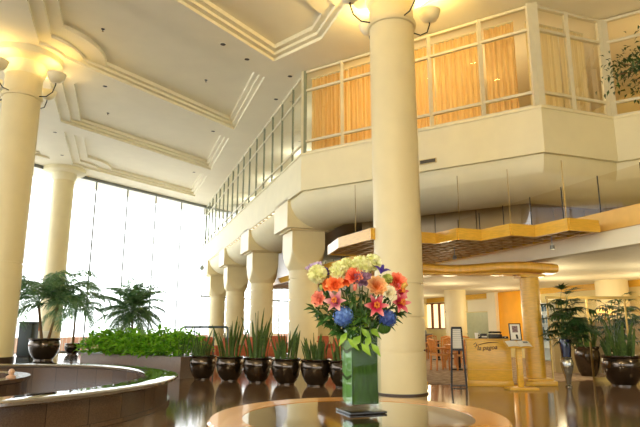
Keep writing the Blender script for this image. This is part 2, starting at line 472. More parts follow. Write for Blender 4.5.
c = W(*LCOL[1]); column(c, .5, 0, ZC, 'far round column standing before the glass wall', (3.0,), .24, True)
MAINP = (1.635, 11.45)
column(MAINP, .5, 0, ZC, 'tall cream round column behind the flower vase', SEAMS, .03, True)
ORD = ['nearest', 'second', 'third', 'fourth']
CPOS = [(17.25 + 5.7 * k, 5.6) for k in range(4)]
for k, q in enumerate(CPOS):
    c = W(*q)
    o = column(c, .48, 0, 3.3, '%s squat column of the gallery row, cushion capital on top' % ORD[k], SEAMS + (2.8,), .04)
    cap = MB(); N_ = 64; rows = []; a = .56
    zs = [3.08 + .045 * i for i in range(20)] + [4.39]
    for z in zs:
        t = min(1, (z - 3.08) / .8); rr = .48 + (a * 1.42 - .48) * math.sin(t * PI / 2)
        for i in range(N_):
            th = 2 * PI * i / N_
            r_ = min(rr, a / max(abs(math.cos(th)), abs(math.sin(th))))
            rows.append((r_ * math.cos(th), r_ * math.sin(th), z))
    cap.add(rows, [(j * N_ + i, j * N_ + (i + 1) % N_, (j + 1) * N_ + (i + 1) % N_, (j + 1) * N_ + i) for j in range(len(zs) - 1) for i in range(N_)])
    cap.add([], [])
    cap.build('capital', COLM, o, rotz=ROT, angle=30)
    bx = MB().box((0, 0, (4.39 + ZF + .1) / 2), (1.6, 1.6, ZF + .1 - 4.39))
    bx.box((0, 0, 4.37), (1.3, 1.3, .06))
    bx.build('impost', COLM, o, rotz=ROT, smooth=False)
# ================================================================== FOUNTAIN, TERRACE, PLANTS
GRAN = tiled('brown_granite_cladding', (92, 68, 52), (104, 78, 60), (60, 46, 36), .62, .22, .006, noise=70)
GRANR = mat('polished_rim_granite', (104, 92, 84), .06, var=.15, scale=50, spec=1, coat=1)
FC, FR = Vector((-6.4, 9.24)), 3.95
fo = thing('fountain', (FC.x, FC.y, 0), 'large round brown granite fountain basin with a broad polished rim', 'fountain')
b = MB().lathe([(FR - .1, 0), (FR - .1, .06), (FR - .14, .06), (FR - .14, .40), (FR - .5, .40), (FR - .5, .02)], 96)
def cyl_tiles(name, n):
    m = tiled(name, (82, 62, 48), (98, 76, 58), (52, 40, 32), .62, .25, .006, noise=70)
    nt = m.node_tree; tc = nt.nodes['Texture Coordinate']; br = [x for x in nt.nodes if x.type == 'TEX_BRICK'][0]
    sx = nt.nodes.new('ShaderNodeSeparateXYZ'); at = nt.nodes.new('ShaderNodeMath'); at.operation = 'ARCTAN2'
    mu = nt.nodes.new('ShaderNodeMath'); mu.operation = 'MULTIPLY'; mu.inputs[1].default_value = n
    cb = nt.nodes.new('ShaderNodeCombineXYZ')
    nt.links.new(tc.outputs['Object'], sx.inputs[0]); nt.links.new(sx.outputs['Y'], at.inputs[0]); nt.links.new(sx.outputs['X'], at.inputs[1])
    nt.links.new(at.outputs[0], mu.inputs[0]); nt.links.new(mu.outputs[0], cb.inputs['X']); nt.links.new(sx.outputs['Z'], cb.inputs['Y'])
    nt.links.new(cb.outputs[0], br.inputs['Vector'])
    return m
b.build('basin_wall', cyl_tiles('fountain_cladding', FR), fo)
MB().lathe([(FR - .52, .40), (FR + .0, .40), (FR + .03, .42), (FR + .03, .455), (FR, .47), (FR - .5, .47), (FR - .54, .45), (FR - .54, .42), (FR - .52, .40)], 96).build('rim', GRANR, fo)
MB().lathe([(.001, .02), (FR - .5, .02)], 64).build('basin_floor', GRAN, fo)
WATER = mat('fountain_water', (64, 62, 58), .04, var=.1, spec=1, bump=.03, bscale=3, coat=1)
MB().lathe([(.001, .13), (FR - .5, .13)], 64).build('water', WATER, fo)
ip = on_z(24, 391, .13); ir = (Vector((ip.x, ip.y)) - FC).length - .13
MB().lathe([(ir - .04, .02), (ir - .04, .40), (ir, .42), (ir, .48), (ir - .3, .48), (ir - .3, .3), (.001, .3)], 72).build('inner_basin', MATS['fountain_cladding'], fo)
oq = (Vector((on_z(17, 378, .48).x, on_z(17, 378, .48).y)) - FC).normalized() * (ir - .15)
o = MB().lathe([(.07, 0), (.075, .03), (.03, .05), (.05, .1), (.03, .14), (.001, .15)], 16).build('ornament', mat('pink_stone', (206, 168, 140), .5), None, loc=(FC.x + oq.x, FC.y + oq.y, .48))
tag(o, 'small pinkish stone ornament standing on the inner fountain basin', 'ornament')

arc = [(FC.x + (FR + .0) * math.cos(math.radians(t)), FC.y + (FR + .0) * math.sin(math.radians(t))) for t in range(62, 172, 5)]
tp = MB().prism(arc[::-1] + [(-4.9, 13.2), (-7.15, 16.7), (-9.4, 22), (-17, 22), (-15, 10)], 0, .27)
tag(tp.build('floor_terrace', tiled('raised_granite', (84, 74, 66), (92, 80, 70), (56, 50, 46), .9, .08, .008, noise=60), smooth=False), 'raised granite step behind the fountain', 'raised floor', kind='structure')

LEAFD = mat('dark_leaf', (28, 60, 32), .4, var=.35, scale=8, rgb2=(62, 96, 48), trans=.25)
LEAFP = mat('palm_leaf', (62, 104, 72), .45, var=.3, scale=5, rgb2=(136, 170, 116), trans=.5)
LEAFB = mat('bright_leaf', (66, 146, 28), .3, var=.3, scale=7, rgb2=(160, 212, 60), trans=.4)
SNAKE = mat('snake_plant_leaf', (26, 56, 26), .6, rgb2=(100, 126, 54), scale=9, stretch=(3, 3, 8), trans=.12, spec=.3)
STEM = mat('green_stem', (74, 104, 48), .5, var=.2)
TRUNK = mat('palm_trunk', (120, 92, 62), .85, var=.3, scale=20, bump=.5, stretch=(1, 1, 4))
def frond(L, rise, droop, nl=22, wl=.32, rng=random):
    """A feather frond growing along +x from the origin; leaflets hang from both sides."""
    mb = MB(); pts = []
    for i in range(11):
        t = i / 10
        a = rise - droop * t * t
        if i == 0: q = Vector((0, 0, 0))
        else: q = pts[-1] + Vector((math.cos(a), 0, math.sin(a))) * (L / 10)
        pts.append(q)
    mb.tube(pts, [.014 * (1 - .8 * i / 10) for i in range(11)], 5)
    for i in range(nl):
        t = .14 + .86 * i / nl; k = t * 10; j = min(9, int(k)); q = pts[j].lerp(pts[j + 1], k - j)
        d = (pts[j + 1] - pts[j]).normalized(); l = wl * (math.sin(PI * (t * .85 + .12)) ** .6) * rng.uniform(.85, 1.15)
        for sd in (-1, 1):
            side = Vector((0, sd, 0)); dn = Vector((0, 0, -1))
            dr = (side * .75 + d * .65 + dn * rng.uniform(.05, .45)).normalized()
            tip = q + dr * l + dn * l * .3; mid = q + dr * l * .5
            wv = d * .014 * (1 + l)
            mb.add([q - wv * .5, q + wv * .5, mid + wv, tip, mid - wv], [(0, 1, 2, 4), (4, 2, 3)])
    return mb
def rot_to(az, M0=None): return Matrix.Rotation(az, 4, 'Z')
def plant_pot(parent, R, H, m=BRONZE, feet=True):
    MB().lathe([(.001, .03), (R * .58, .03), (R * .62, .05), (R * .74, H * .16), (R * .90, H * .38), (R * .99, H * .62), (R * 1.0, H * .74), (R * .97, H * .84), (R * .92, H * .9), (R * .97, H * .93), (R * 1.0, H * .97), (R, H), (R * .92, H), (R * .88, H * .95), (R * .86, H * .88)], 40).build('pot', m, parent)
    MB().lathe([(R * .58, 0), (R * .58, .035), (.001, .035)], 32).build('pot_foot', m, parent)
    MB().lathe([(.001, H * .91), (R * .87, H * .9)], 24).build('soil', SOIL, parent)
def palm(name, loc, label, R, H, trunk_h, nf, L, seed, ntr=1, pot=True, spread=.0, rise=(30, 80), drp=(110, 150)):
    r = random.Random(seed)
    t = thing(name, loc, label, 'palm')
    if pot: plant_pot(t, R, H)
    z0 = H * .9 if pot else 0
    for k in range(ntr):
        a = 2 * PI * k / max(1, ntr) + .6; off = Vector((math.cos(a), math.sin(a), 0)) * (.09 if ntr > 1 else 0)
        lean = Vector((math.cos(a), math.sin(a), 0)) * spread
        pts = [off + Vector((0, 0, z0)) + (lean + Vector((0, 0, trunk_h))) * s for s in (0, .33, .66, 1)]
        MB().tube(pts, [.05, .042, .038, .045], 10).build('trunk', TRUNK, t)
        top = pts[-1]
        for i in range(nf):
            az = 2 * PI * i / nf * 1.0 + r.uniform(-.25, .25) + k; tier = (i % 3) / 2
            fb = frond(L * r.uniform(.85, 1.1), math.radians(rise[1] + (rise[0] - rise[1]) * ((i * .618) % 1) + r.uniform(-6, 6)), math.radians(r.uniform(*drp)), wl=L * .24, nl=34, rng=r)
            M = Matrix.Translation(top - Vector((0, 0, .05 * tier))) @ Matrix.Rotation(az, 4, 'Z')
            f = MB().add(fb.v, fb.f, M); f.build('frond', LEAFP, t, angle=60)
    return t
pa = on_z(43, 360, .27)
palm('potted_palm', pa, 'drooping feather palm in a dark bronze pot right of the leftmost column', .46, .66, 1.15, 13, 2.1, 3, ntr=2, spread=.2, rise=(15, 84), drp=(115, 160))
pb = on_z(72, 354, .27)
palm('palm', pb, 'palm on a thin trunk just left of the clipped leafy hedge', .3, .4, 1.3, 18, 1.6, 5, rise=(0, 84), drp=(100, 150))
pc = on_z(122, 363, 0) + Vector((.35, -.2, 0))
palm('bushy_palm', pc, 'upright bushy palm rising behind the leafy hedge', .36, .5, 1.45, 54, 1.35, 9, rise=(-40, 86), drp=(45, 85))

# hedge in a stone trough
h0 = Vector((-3.54, 14.41)); hd = Vector((-3.49, 2.15)).normalized(); hn = Vector((-hd.y, -hd.x * -1)) if False else Vector((.524, .851))
HL, HW, HH = 4.05, 1.05, .54
hp = thing('hedge_planter', (h0.x, h0.y, 0), 'long stone trough of bright leafy plants behind the fountain', 'planter')
STONE = mat('grey_stone', (126, 108, 96), .35, var=.15, scale=30)
q = [h0 * 0, hd * HL, hd * HL + hn * HW, hn * HW]
mb = MB(); i_ = .06
mb.prism([tuple(x) for x in q], 0, HH - .04)
mb.build('trough', STONE, hp, smooth=False)
qq = [hd * -.02 - hn * .02, hd * (HL + .02) - hn * .02, hd * (HL + .02) + hn * (HW + .02), hd * -.02 + hn * (HW + .02)]
MB().prism([tuple(x) for x in qq], HH - .04, HH).build('coping', STONE, hp, smooth=False)
r = random.Random(4); mb = MB()
def leaf(mb, p, d, n, l, w, fold=.25):
    """A pointed folded leaf from p along d with normal n."""
    d = d.normalized(); s = d.cross(n).normalized(); n = s.cross(d).normalized()
    pts = [p, p + d * l * .45 + s * w * .5 + n * w * fold, p + d * l - n * l * .18, p + d * l * .45 - s * w * .5 + n * w * fold, p + d * l * .5]
    mb.add(pts, [(0, 1, 4), (1, 2, 4), (2, 3, 4), (3, 0, 4)])
for i in range(2300):
    a, b_ = r.random(), r.random()
    edge = abs(b_ - .5) * 2
    z = HH - .02 + r.random() ** .7 * (.66 - .28 * edge ** 3) * (.9 + .15 * math.sin(a * 17 + b_ * 5))
    over = (.16 if z < .85 else .05)
    p2 = hd * (.06 + a * (HL - .06)) + hn * (-over + b_ * (HW + 2 * over))
    dirv = Vector((r.uniform(-1, 1), r.uniform(-1, 1), r.uniform(-.4, .7)))
    if b_ < .3: dirv += Vector((-hn.x, -hn.y, 0)) * .9
    leaf(mb, Vector((p2.x, p2.y, z)), dirv, Vector((r.uniform(-.5, .5), r.uniform(-.5, .5), 1)), r.uniform(.18, .3), r.uniform(.08, .13))
f = mb.build('foliage', LEAFB, hp, smooth=False); f['kind'] = 'stuff'
mb = MB()
for i in range(70):
    p2 = hd * r.uniform(.1, HL - .1) + hn * r.uniform(.12, HW - .12)
    mb.tube([(p2.x, p2.y, HH - .1), (p2.x + r.uniform(-.1, .1), p2.y + r.uniform(-.1, .1), HH + .45)], .012, 5)
mb.build('stems', STEM, hp)

# snake plants
def snake(loc, label, R, H, heights, n, seed, group=None, cat='plant', wide=1.):
    r = random.Random(seed)
    t = thing('potted_snake_plant', loc, label, cat, group=group)
    plant_pot(t, R, H)
    for i in range(n):
        a = i * 2.4; rad = R * .72 * math.sqrt((i + .5) / n)
        b0 = Vector((rad * math.cos(a), rad * math.sin(a), H * .88))
        h = heights * r.uniform(.45, 1.12) * (1 - .3 * rad / R); wd = wide * r.uniform(.015, .028) * (1 + .3 * heights)
        lean = Vector((math.cos(a), math.sin(a), 0)) * h * r.uniform(.08, .32); tw = r.uniform(0, PI)
        s = Vector((math.cos(tw), math.sin(tw), 0)); nn = Vector((-s.y, s.x, 0))
        mb = MB(); vs = []
        for k in range(8):
            q = k / 7; p = b0 + Vector((0, 0, h * q)) + lean * q ** 1.6
            w_ = wd * (.55 + .9 * q) if q < .5 else wd * 1.0 * (1 - ((q - .5) / .5) ** 2.2) + .002
            vs += [p - s * w_ + nn * w_ * .35, p - nn * .006, p + s * w_ + nn * w_ * .35, p + nn * .008]
        fs = [(k * 4 + j, k * 4 + (j + 1) % 4, k * 4 + 4 + (j + 1) % 4, k * 4 + 4 + j) for k in range(7) for j in range(4)]
        mb.add(vs, fs + [(28, 29, 30, 31)])
        mb.build('blade', SNAKE, t, angle=60)
    return t
NTH = ['at the hedge end of the pot row', 'second from the hedge in the pot row', 'third from the hedge in the pot row', 'fourth from the hedge in the pot row', 'fifth from the hedge, just left of the vase', 'partly hidden behind the flower vase']
for i, (x, y, h) in enumerate(((202, 379, .72), (229.5, 380.5, 1.12), (257, 382, 1.18), (286, 384, .82), (316, 385.5, .72), (345, 387, .7))):
    snake(on_z(x, y, 0), 'snake plant in a bronze pot, ' + NTH[i], .335 + .004 * i, .575, h, 26, 20 + i, 'row of bronze pots with snake plants')
snake(on_z(624, 385.5, 0), 'wide snake plant in a big dark round pot at the right', .43, .66, .88, 26, 40, wide=1.6)
snake(on_z(589, 376.5, 0), 'snake plant in a tall dark pot between the two fan palms', .32, .78, 1.0, 20, 41, wide=1.6)
# fan palms
def fan_palm(loc, label, z0, hmin, hmax, rad, nc, seed, potfn):
    r = random.Random(seed)
    t = thing('fan_palm', loc, label, 'palm'); potfn(t)
    for i in range(nc):
        a = i * 2.4; lean = rad * r.uniform(.1, .45)
        h = hmin + (hmax - hmin) * (i + .5) / nc
        pts = [Vector((.05 * math.cos(a), .05 * math.sin(a), z0)), Vector((lean * .4 * math.cos(a), lean * .4 * math.sin(a), z0 + (h - z0) * .55)), Vector((lean * math.cos(a), lean * math.sin(a), h))]
        MB().tube(pts, .012, 6).build('cane', STEM, t)
        mb = MB()
        for j in range(11):
            az = a + j * 2 * PI / 5.2 + r.uniform(-.3, .3); el = r.uniform(-.25, .8); st = r.uniform(.16, .42)
            if math.cos(az) < -.55: continue
            o0 = pts[2] - Vector((0, 0, .06 * j)); c0 = o0 + Vector((math.cos(az) * math.cos(el), math.sin(az) * math.cos(el), math.sin(el))) * st
            mb.tube([o0, c0], .004, 4)
            for k in range(-4, 5):
                b_ = az + k * .3; e2 = el - .2 - abs(k) * .06
                d = Vector((math.cos(b_) * math.cos(e2), math.sin(b_) * math.cos(e2), math.sin(e2)))
                leaf(mb, c0, d, Vector((0, 0, 1)), rad * r.uniform(.36, .5), .06, .12)
        mb.build('fan_leaves', LEAFD, t, smooth=False)
    return t
SILVER = mat('silver_glaze', (168, 166, 158), .2, .85, .1)
NAVY = mat('navy_glaze', (24, 34, 66), .15, 0, .2, coat=.6)
def urn(t):
    MB().lathe([(.001, 0), (.07, 0), (.075, .03), (.05, .06), (.07, .2), (.125, .4), (.14, .5), (.125, .57), (.11, .6), (.125, .62), (.115, .64), (.1, .62)], 32).build('urn', SILVER, t)
    MB().lathe([(.095, .56), (.1, .64), (.115, .85), (.13, 1.02), (.125, 1.03), (.11, 1.0), (.001, .99)], 32).build('vase_liner', NAVY, t)
fan_palm(on_z(569, 387, 0), 'fan palm in a slim silver urn beside the wooden post', .95, 1.35, 2.0, .82, 9, 51, urn)
def bronze_tall(t): plant_pot(t, .3, .7)
fan_palm(on_z(600, 377, 0) + Vector((.55, .1, 0)), 'fan palm standing behind the brass-framed glass screen', .62, 1.4, 2.1, .82, 9, 53, bronze_tall)

# leafy tree whose crown reaches in at the upper right
tr = thing('indoor_tree', on_y(660, 60, 8.0) * 1, 'small-leaved tree crown before the upper right gallery windows', 'tree')
tp_ = tr.location.copy(); tr.location = (tp_.x, tp_.y, 0)
MB().tube([(0, 0, .5), (.05, 0, 3), (-.03, .05, 5.2), (0, 0, tp_.z)], [.09, .08, .06, .03], 10).build('trunk', TRUNK, tr)
MB().lathe([(.001, 0), (.34, 0), (.42, .5), (.45, .6), (.4, .6), (.38, .52), (.001, .5)], 32).build('pot', BRONZE, tr)
r = random.Random(8); mb = MB(); lb = MB()
for i in range(14):
    a = i * 2.4; el = r.uniform(-.4, .9); q = Vector((math.cos(a) * math.cos(el), math.sin(a) * math.cos(el), math.sin(el) * .9)) * r.uniform(.45, .72)
    e = Vector((0, 0, tp_.z)) + q; mb.tube([(0, 0, tp_.z - .5), (q.x * .4, q.y * .4, tp_.z + q.z * .2 - .1), e], .012, 5)
    for j in range(55):
        p = e + Vector((r.gauss(0, .14), r.gauss(0, .14), r.gauss(0, .14)))
        leaf(lb, p, Vector((r.uniform(-1, 1), r.uniform(-1, 1), r.uniform(-.9, .3))), Vector((r.uniform(-.4, .4), r.uniform(-.4, .4), 1)), r.uniform(.07, .12), .04)
mb.build('branches', TRUNK, tr); lb.build('foliage', LEAFD, tr, smooth=False)
# ================================================================== TABLE, VASE, FLOWERS
TZ = .80
a_, b_, c_ = on_z(207, 420, TZ), on_z(360, 397, TZ), on_z(512, 421, TZ)
def circ(a, b, c):
    d = 2 * (a.x * (b.y - c.y) + b.x * (c.y - a.y) + c.x * (a.y - b.y))
    sa, sb, sc = a.x ** 2 + a.y ** 2, b.x ** 2 + b.y ** 2, c.x ** 2 + c.y ** 2
    u = Vector(((sa * (b.y - c.y) + sb * (c.y - a.y) + sc * (a.y - b.y)) / d, (sa * (c.x - b.x) + sb * (a.x - c.x) + sc * (b.x - a.x)) / d))
    return u, (Vector((a.x, a.y)) - u).length
TC, TR = circ(a_, b_, c_)
tb = thing('round_table', (TC.x, TC.y, 0), 'large round wooden table with a dark polished inset, under the flower vase', 'table')
TWOOD = mat('honey_table_wood', (200, 138, 58), .22, var=.15, scale=2.5, stretch=(1, 6, 1), coat=.5)
TIN = mat('dark_polished_inset', (58, 46, 38), .04, var=.2, scale=3, spec=1, coat=1)
MB().lathe([(TR - .19, TZ - .03), (TR - .19, TZ), (TR - .015, TZ), (TR, TZ - .012), (TR, TZ - .045), (TR - .02, TZ - .06), (TR - .3, TZ - .06)], 128).build('rim', TWOOD, tb)
MB().lathe([(.001, TZ - .002), (TR - .188, TZ - .002)], 128).build('inset_top', TIN, tb)
MB().lathe([(TR - .3, TZ - .06), (TR - .3, TZ - .13), (TR - .34, TZ - .13), (TR - .34, TZ - .06)], 96).build('apron', TWOOD, tb)
MB().lathe([(.001, TZ - .07), (.3, TZ - .07), (.26, TZ - .2), (.22, .3), (.3, .1), (.45, .05), (.47, 0), (.001, 0)], 48).build('pedestal', TWOOD, tb)

VP_ = on_z(361, 411.5, TZ); VX, VY = VP_.x, VP_.y + .0
VR = math.radians(19)
tray = thing('vase_tray', (VX, VY, TZ), 'thin black square stone tray under the glass vase', 'tray', VR)
MB().bbox((0, 0, .006), (.235, .235, .012), .003).build('slab', mat('black_slate', (26, 26, 28), .2, var=.2, scale=12), tray)
vs = thing('flower_vase', (VX, VY, TZ + .012), 'square clear glass vase lined with dark green leaves on the round table', 'vase', VR)
GV = glass('vase_glass', (.95, .98, .96), .004, mul=.15)
VH, VW = .5, .098
mb = MB()
def sq(w, z, n=6, rr=.018):
    pts = []
    for cx, cy, a0 in ((1, 1, 0), (-1, 1, 90), (-1, -1, 180), (1, -1, 270)):
        for k in range(n + 1):
            t = math.radians(a0 + 90 * k / n); pts.append((cx * (w - rr) + rr * math.cos(t), cy * (w - rr) + rr * math.sin(t), z))
    return pts
def loft(mb, loops, close=False):
    n = len(loops[0]); vs_ = [p for l in loops for p in l]
    fs = [(j * n + i, j * n + (i + 1) % n, (j + 1) * n + (i + 1) % n, (j + 1) * n + i) for j in range(len(loops) - 1) for i in range(n)]
    if close: fs.append(tuple(range(n))[::-1])
    mb.add(vs_, fs)
loft(mb, [sq(VW, 0), sq(VW, VH), sq(VW - .008, VH), sq(VW - .008, .03)], True)
mb.build('glass_body', GV, vs)
mb = MB(); mb.add(sq(VW - .002, .001), [tuple(range(28))]); mb.add(sq(VW - .009, .028), [tuple(range(28))]); mb.build('glass_foot', GV, vs)
LW = mat('leaf_wrap', (26, 50, 8), .6, rgb2=(60, 92, 20), scale=14, stretch=(6, 6, .7), spec=.2)
mb = MB(); loft(mb, [sq(VW - .013, .04), sq(VW - .015, .2), sq(VW - .013, VH - .02)], True); mb.build('leaf_lining', LW, vs)
mb = MB()
for k in range(3):
    mb.grid(lambda s, t, k=k: (-VW + .0095 + .002 * math.sin(7 * t), -.078 + .156 * t, .035 + k * .155 + .135 * s + .05 * abs(t - .5)), 4, 8)
mb.build('folded_leaf', mat('light_leaf', (98, 152, 62), .3, var=.2, scale=10, trans=.2), vs, smooth=False)
MOUTH = Vector((VX, VY, TZ + VH - .12))

GREEN = mat('bouquet_leaf', (30, 62, 26), .38, var=.3, scale=12, rgb2=(68, 112, 48), trans=.25)
LIME = mat('lime_leaf', (108, 160, 40), .35, var=.2, scale=8, rgb2=(160, 200, 70), trans=.35)
def frame_from(d):
    d = Vector(d).normalized(); a = Vector((0, 0, 1)) if abs(d.z) < .95 else Vector((1, 0, 0))
    x = a.cross(d).normalized(); y = d.cross(x)
    return Matrix((x, y, d)).transposed().to_4x4()           # local z looks along d
def petal(mb, L, Wd, az, open_, curl, cup=.2, z0=0., r0=0., nu=5, nv=4, ruffle=0., rng=random):
    """One petal rooted at the heart: open_ 0 upright, pi/2 flat; curl bends the tip outwards."""
    ph = rng.uniform(0, 6)
    def fn(s, t):
        t2 = t * 2 - 1; a = open_ + curl * s * s
        # integrate along the length
        r, z = r0, z0; n = 6
        for k in range(n):
            q = s * (k + .5) / n; aa = open_ + curl * q * q
            r += math.sin(aa) * L * s / n; z += math.cos(aa) * L * s / n
        w = Wd * (math.sin(PI * min(1, s * .86 + .1)) ** .8) * .5
        lift = cup * Wd * t2 * t2 + ruffle * math.sin(9 * t + ph) * s
        x = r - math.cos(a) * lift; zz = z + math.sin(a) * lift
        y = w * t2
        return Vector((x * math.cos(az) - y * math.sin(az), x * math.sin(az) + y * math.cos(az), zz))
    mb.grid(fn, nu, nv)
def bloom(name, label, cat, pos, look, parts, group=None, stem=True):
    t = thing(name, pos, label, cat, group=group)
    R = frame_from(look)
    for nm, mb, m in parts:
        MB().add([R @ Vector(p) for p in mb.v], mb.f).build(nm, m, t, angle=80)
    if stem:
        e = MOUTH - pos; back = -(R @ Vector((0, 0, 1))); L = e.length
        p1 = back * .02; p2 = back * min(.1, L * .35) + Vector((0, 0, -.02)); p3 = e * .7 + back * .02
        e2 = e + Vector((random.uniform(-.05, .05), random.uniform(-.05, .05), -.1))
        MB().tube([p1, p2, p3, e2], .004, 6).build('stem', STEM, t)
    return t
def pompom(r, rng):
    mb = MB()
    n = 150
    for i in range(n):
        z = 1 - 1.75 * (i + .5) / n; ph = i * 2.39996; s = math.sqrt(max(0, 1 - z * z))
        d = Vector((s * math.cos(ph), s * math.sin(ph), z))
        R = frame_from(d) @ Matrix.Rotation(rng.uniform(0, 6), 4, 'Z')
        p = MB(); L = r * rng.uniform(.4, .5); w = r * .17
        p.add([(-w * .4, 0, .52 * r), (w * .4, 0, .52 * r), (w, .0, .52 * r + L * .6), (w * .55, w * .6, .52 * r + L), (-w * .55, w * .6, .52 * r + L), (-w, 0, .52 * r + L * .6)], [(0, 1, 2, 5), (5, 2, 3, 4)], R)
        mb.add(p.v, p.f)
    mb.ball((0, 0, 0), r * .62, 14, 8)
    return mb
def rose(r, rng, layers=5, ruffle=.0, OP=.85, CU=.55):
    mb = MB()
    for k in range(layers):
        n = 4 + k; q = k / (layers - 1)
        for i in range(n):
            petal(mb, r * (.55 + .75 * q), r * (.55 + .65 * q), 2 * PI * (i + k * .37) / n, .12 + OP * q, .25 + CU * q, .22, z0=-r * .35 * (1 - .2 * q), r0=r * .05, ruffle=ruffle * r, rng=rng)
    return mb
def lily(r, rng):
    mb = MB()
    for i in range(6):
        petal(mb, r * 1.15, r * (.48 if i % 2 else .36), PI / 3 * i, .45, 1.25, .12, z0=-r * .35, r0=.004, nu=7, ruffle=.03 * r, rng=rng)
    st = MB()
    for i in range(6):
        a = PI / 3 * i + .4; d = Vector((math.cos(a) * .28, math.sin(a) * .28, 1)) * r * .55
        st.tube([(0, 0, -r * .2), d], .0018, 4); st.ball(d, .006, 6, 4, (1, 1.8, .8))
    return mb, st
def hydrangea(r, rng, n=46):
    mb = MB(); ey = MB()
    for i in range(n):
        z = 1 - 1.6 * (i + .5) / n; ph = i * 2.39996; s = math.sqrt(max(0, 1 - z * z))
        d = Vector((s * math.cos(ph), s * math.sin(ph), z)); R = Matrix.Translation(d * r * rng.uniform(.9, 1.04)) @ frame_from(d) @ Matrix.Rotation(rng.uniform(0, 1.5), 4, 'Z')
        f = MB(); w = r * .2
        for k in range(4):
            a = k * PI / 2; u = Vector((math.cos(a), math.sin(a), 0)); v = Vector((-u.y, u.x, 0))
            f.add([(0, 0, 0), u * w * .7 + v * w * .55 + Vector((0, 0, .1 * w)), u * w * 1.25 + Vector((0, 0, .3 * w)), u * w * .7 - v * w * .55 + Vector((0, 0, .1 * w))], [(0, 1, 2, 3)])
        mb.add(f.v, f.f, R); ey.ball(d * r * 1.0, r * .035, 6, 4)
    mb.ball((0, 0, 0), r * .84, 14, 8)
    return mb, ey
def iris(r, rng):
    mb = MB()
    for i in range(3): petal(mb, r * 1.2, r * .6, 2 * PI * i / 3, .9, 1.2, .1, nu=6, ruffle=.06 * r, rng=rng)
    for i in range(3): petal(mb, r * .95, r * .45, 2 * PI * i / 3 + 1.05, .1, .35, .25, ruffle=.05 * r, rng=rng)
    return mb
def tulip(r, rng):
    mb = MB()
    for i in range(6): petal(mb, r * 1.7, r * 1.0, PI / 3 * i, .5, -.55, .25, z0=-r * .7, rng=rng)
    return mb
M_POM = mat('cream_green_petal', (222, 226, 150), .6, var=.1, scale=30, rgb2=(250, 250, 218), trans=.25)
M_CREAM = mat('cream_petal', (246, 240, 212), .6, var=.04, trans=.25)
M_LIME = mat('lime_petal', (168, 186, 84), .6, var=.15, scale=30, rgb2=(216, 224, 140), trans=.25)
M_ORANGE = radial('orange_petal', (236, 96, 34), (255, 160, 96), .05)
M_CORAL = radial('coral_petal', (226, 72, 50), (252, 146, 112), .05)
M_PEACH = radial('peach_petal', (250, 164, 84), (255, 224, 176), .065)
M_LILY = radial('pink_lily_petal', (206, 44, 84), (250, 190, 186), .115)
M_LILYP = radial('pale_lily_petal', (196, 92, 128), (248, 214, 208), .1)
M_BLUE = mat('blue_floret', (54, 92, 178), .55, var=.25, scale=26, rgb2=(120, 160, 226), trans=.2)
M_NAVY = mat('indigo_floret', (44, 66, 150), .55, var=.25, scale=26, rgb2=(84, 116, 196), trans=.2)
M_PURP = mat('purple_iris_petal', (62, 40, 140), .5, var=.2, scale=20, rgb2=(108, 84, 190), trans=.2)
M_LAV = mat('lavender_petal', (172, 148, 196), .55, var=.12, scale=20, rgb2=(206, 188, 220), trans=.25)
M_MAUVE = mat('mauve_petal', (132, 96, 132), .55, var=.15, scale=20, rgb2=(170, 132, 160), trans=.2)
M_YEL = mat('stamen_orange', (196, 110, 30), .6)
M_PINKB = mat('pink_bud', (236, 150, 130), .5, var=.12, scale=12, trans=.2)
M_GBUD = mat('tan_lily_bud', (198, 160, 76), .5, var=.15, scale=12)
rg = random.Random(12)
def at(x, y, dy=0.): return on_y(x, y, VY + dy)
PX = VY * .99 / FPX
for i, (x, y, dy, d, lb) in enumerate(((317.5, 274, -.05, 18, 'cream globe flower at the far left of the bouquet'), (339, 271.5, -.06, 19, 'cream globe flower above the orange blooms, left half of the bouquet'),
        (347, 265.5, .06, 15, 'cream globe flower tucked behind its neighbour left of centre'), (361, 266, -.05, 20, 'greenish globe flower at the top centre of the bouquet'), (372.5, 262.5, .05, 17, 'greenish globe flower highest in the bouquet, by the column'))):
    bloom('globe_flower', lb, 'flower', at(x, y, dy), (.02 * (x - 355) / 3, -1, .75), [('bloom', pompom(d * PX / 2 * 1.12, rg), M_POM)], 'cream globe flowers')
bloom('globe_flower', 'small lime green globe flower above the peach bloom', 'flower', at(387.5, 279, -.03), (.4, -1, .4), [('bloom', pompom(5.6 * PX, rg), M_LIME)], 'cream globe flowers')
for x, y, dy, d, lb, m in ((335, 284.5, -.09, 15, 'orange ruffled bloom under the left cream globe flower', M_ORANGE), (329, 285.5, -.04, 12, 'small orange bloom at the left edge of the orange pair', M_ORANGE), (346, 281, -.08, 12, 'orange bloom nearest the red bloom, right of the orange pair', M_ORANGE),
                         (354, 276.5, -.09, 15, 'red-orange bloom under the top centre globe flower', M_CORAL), (397, 282.5, .0, 17, 'coral red bloom at the upper right of the bouquet', M_CORAL)):
    bloom('ruffled_bloom', lb, 'flower', at(x, y, dy), (.01 * (x - 360), -1, .45), [('bloom', rose(d * PX / 2, rg, 5, .08), m)], 'orange and coral blooms')
bloom('peach_rose', 'large open peach rose right of centre in the bouquet', 'flower', at(375.5, 288.5, -.15), (.12, -1, .3), [('bloom', rose(11.5 * PX, rg, 7, .02, .5, .15), M_PEACH)])
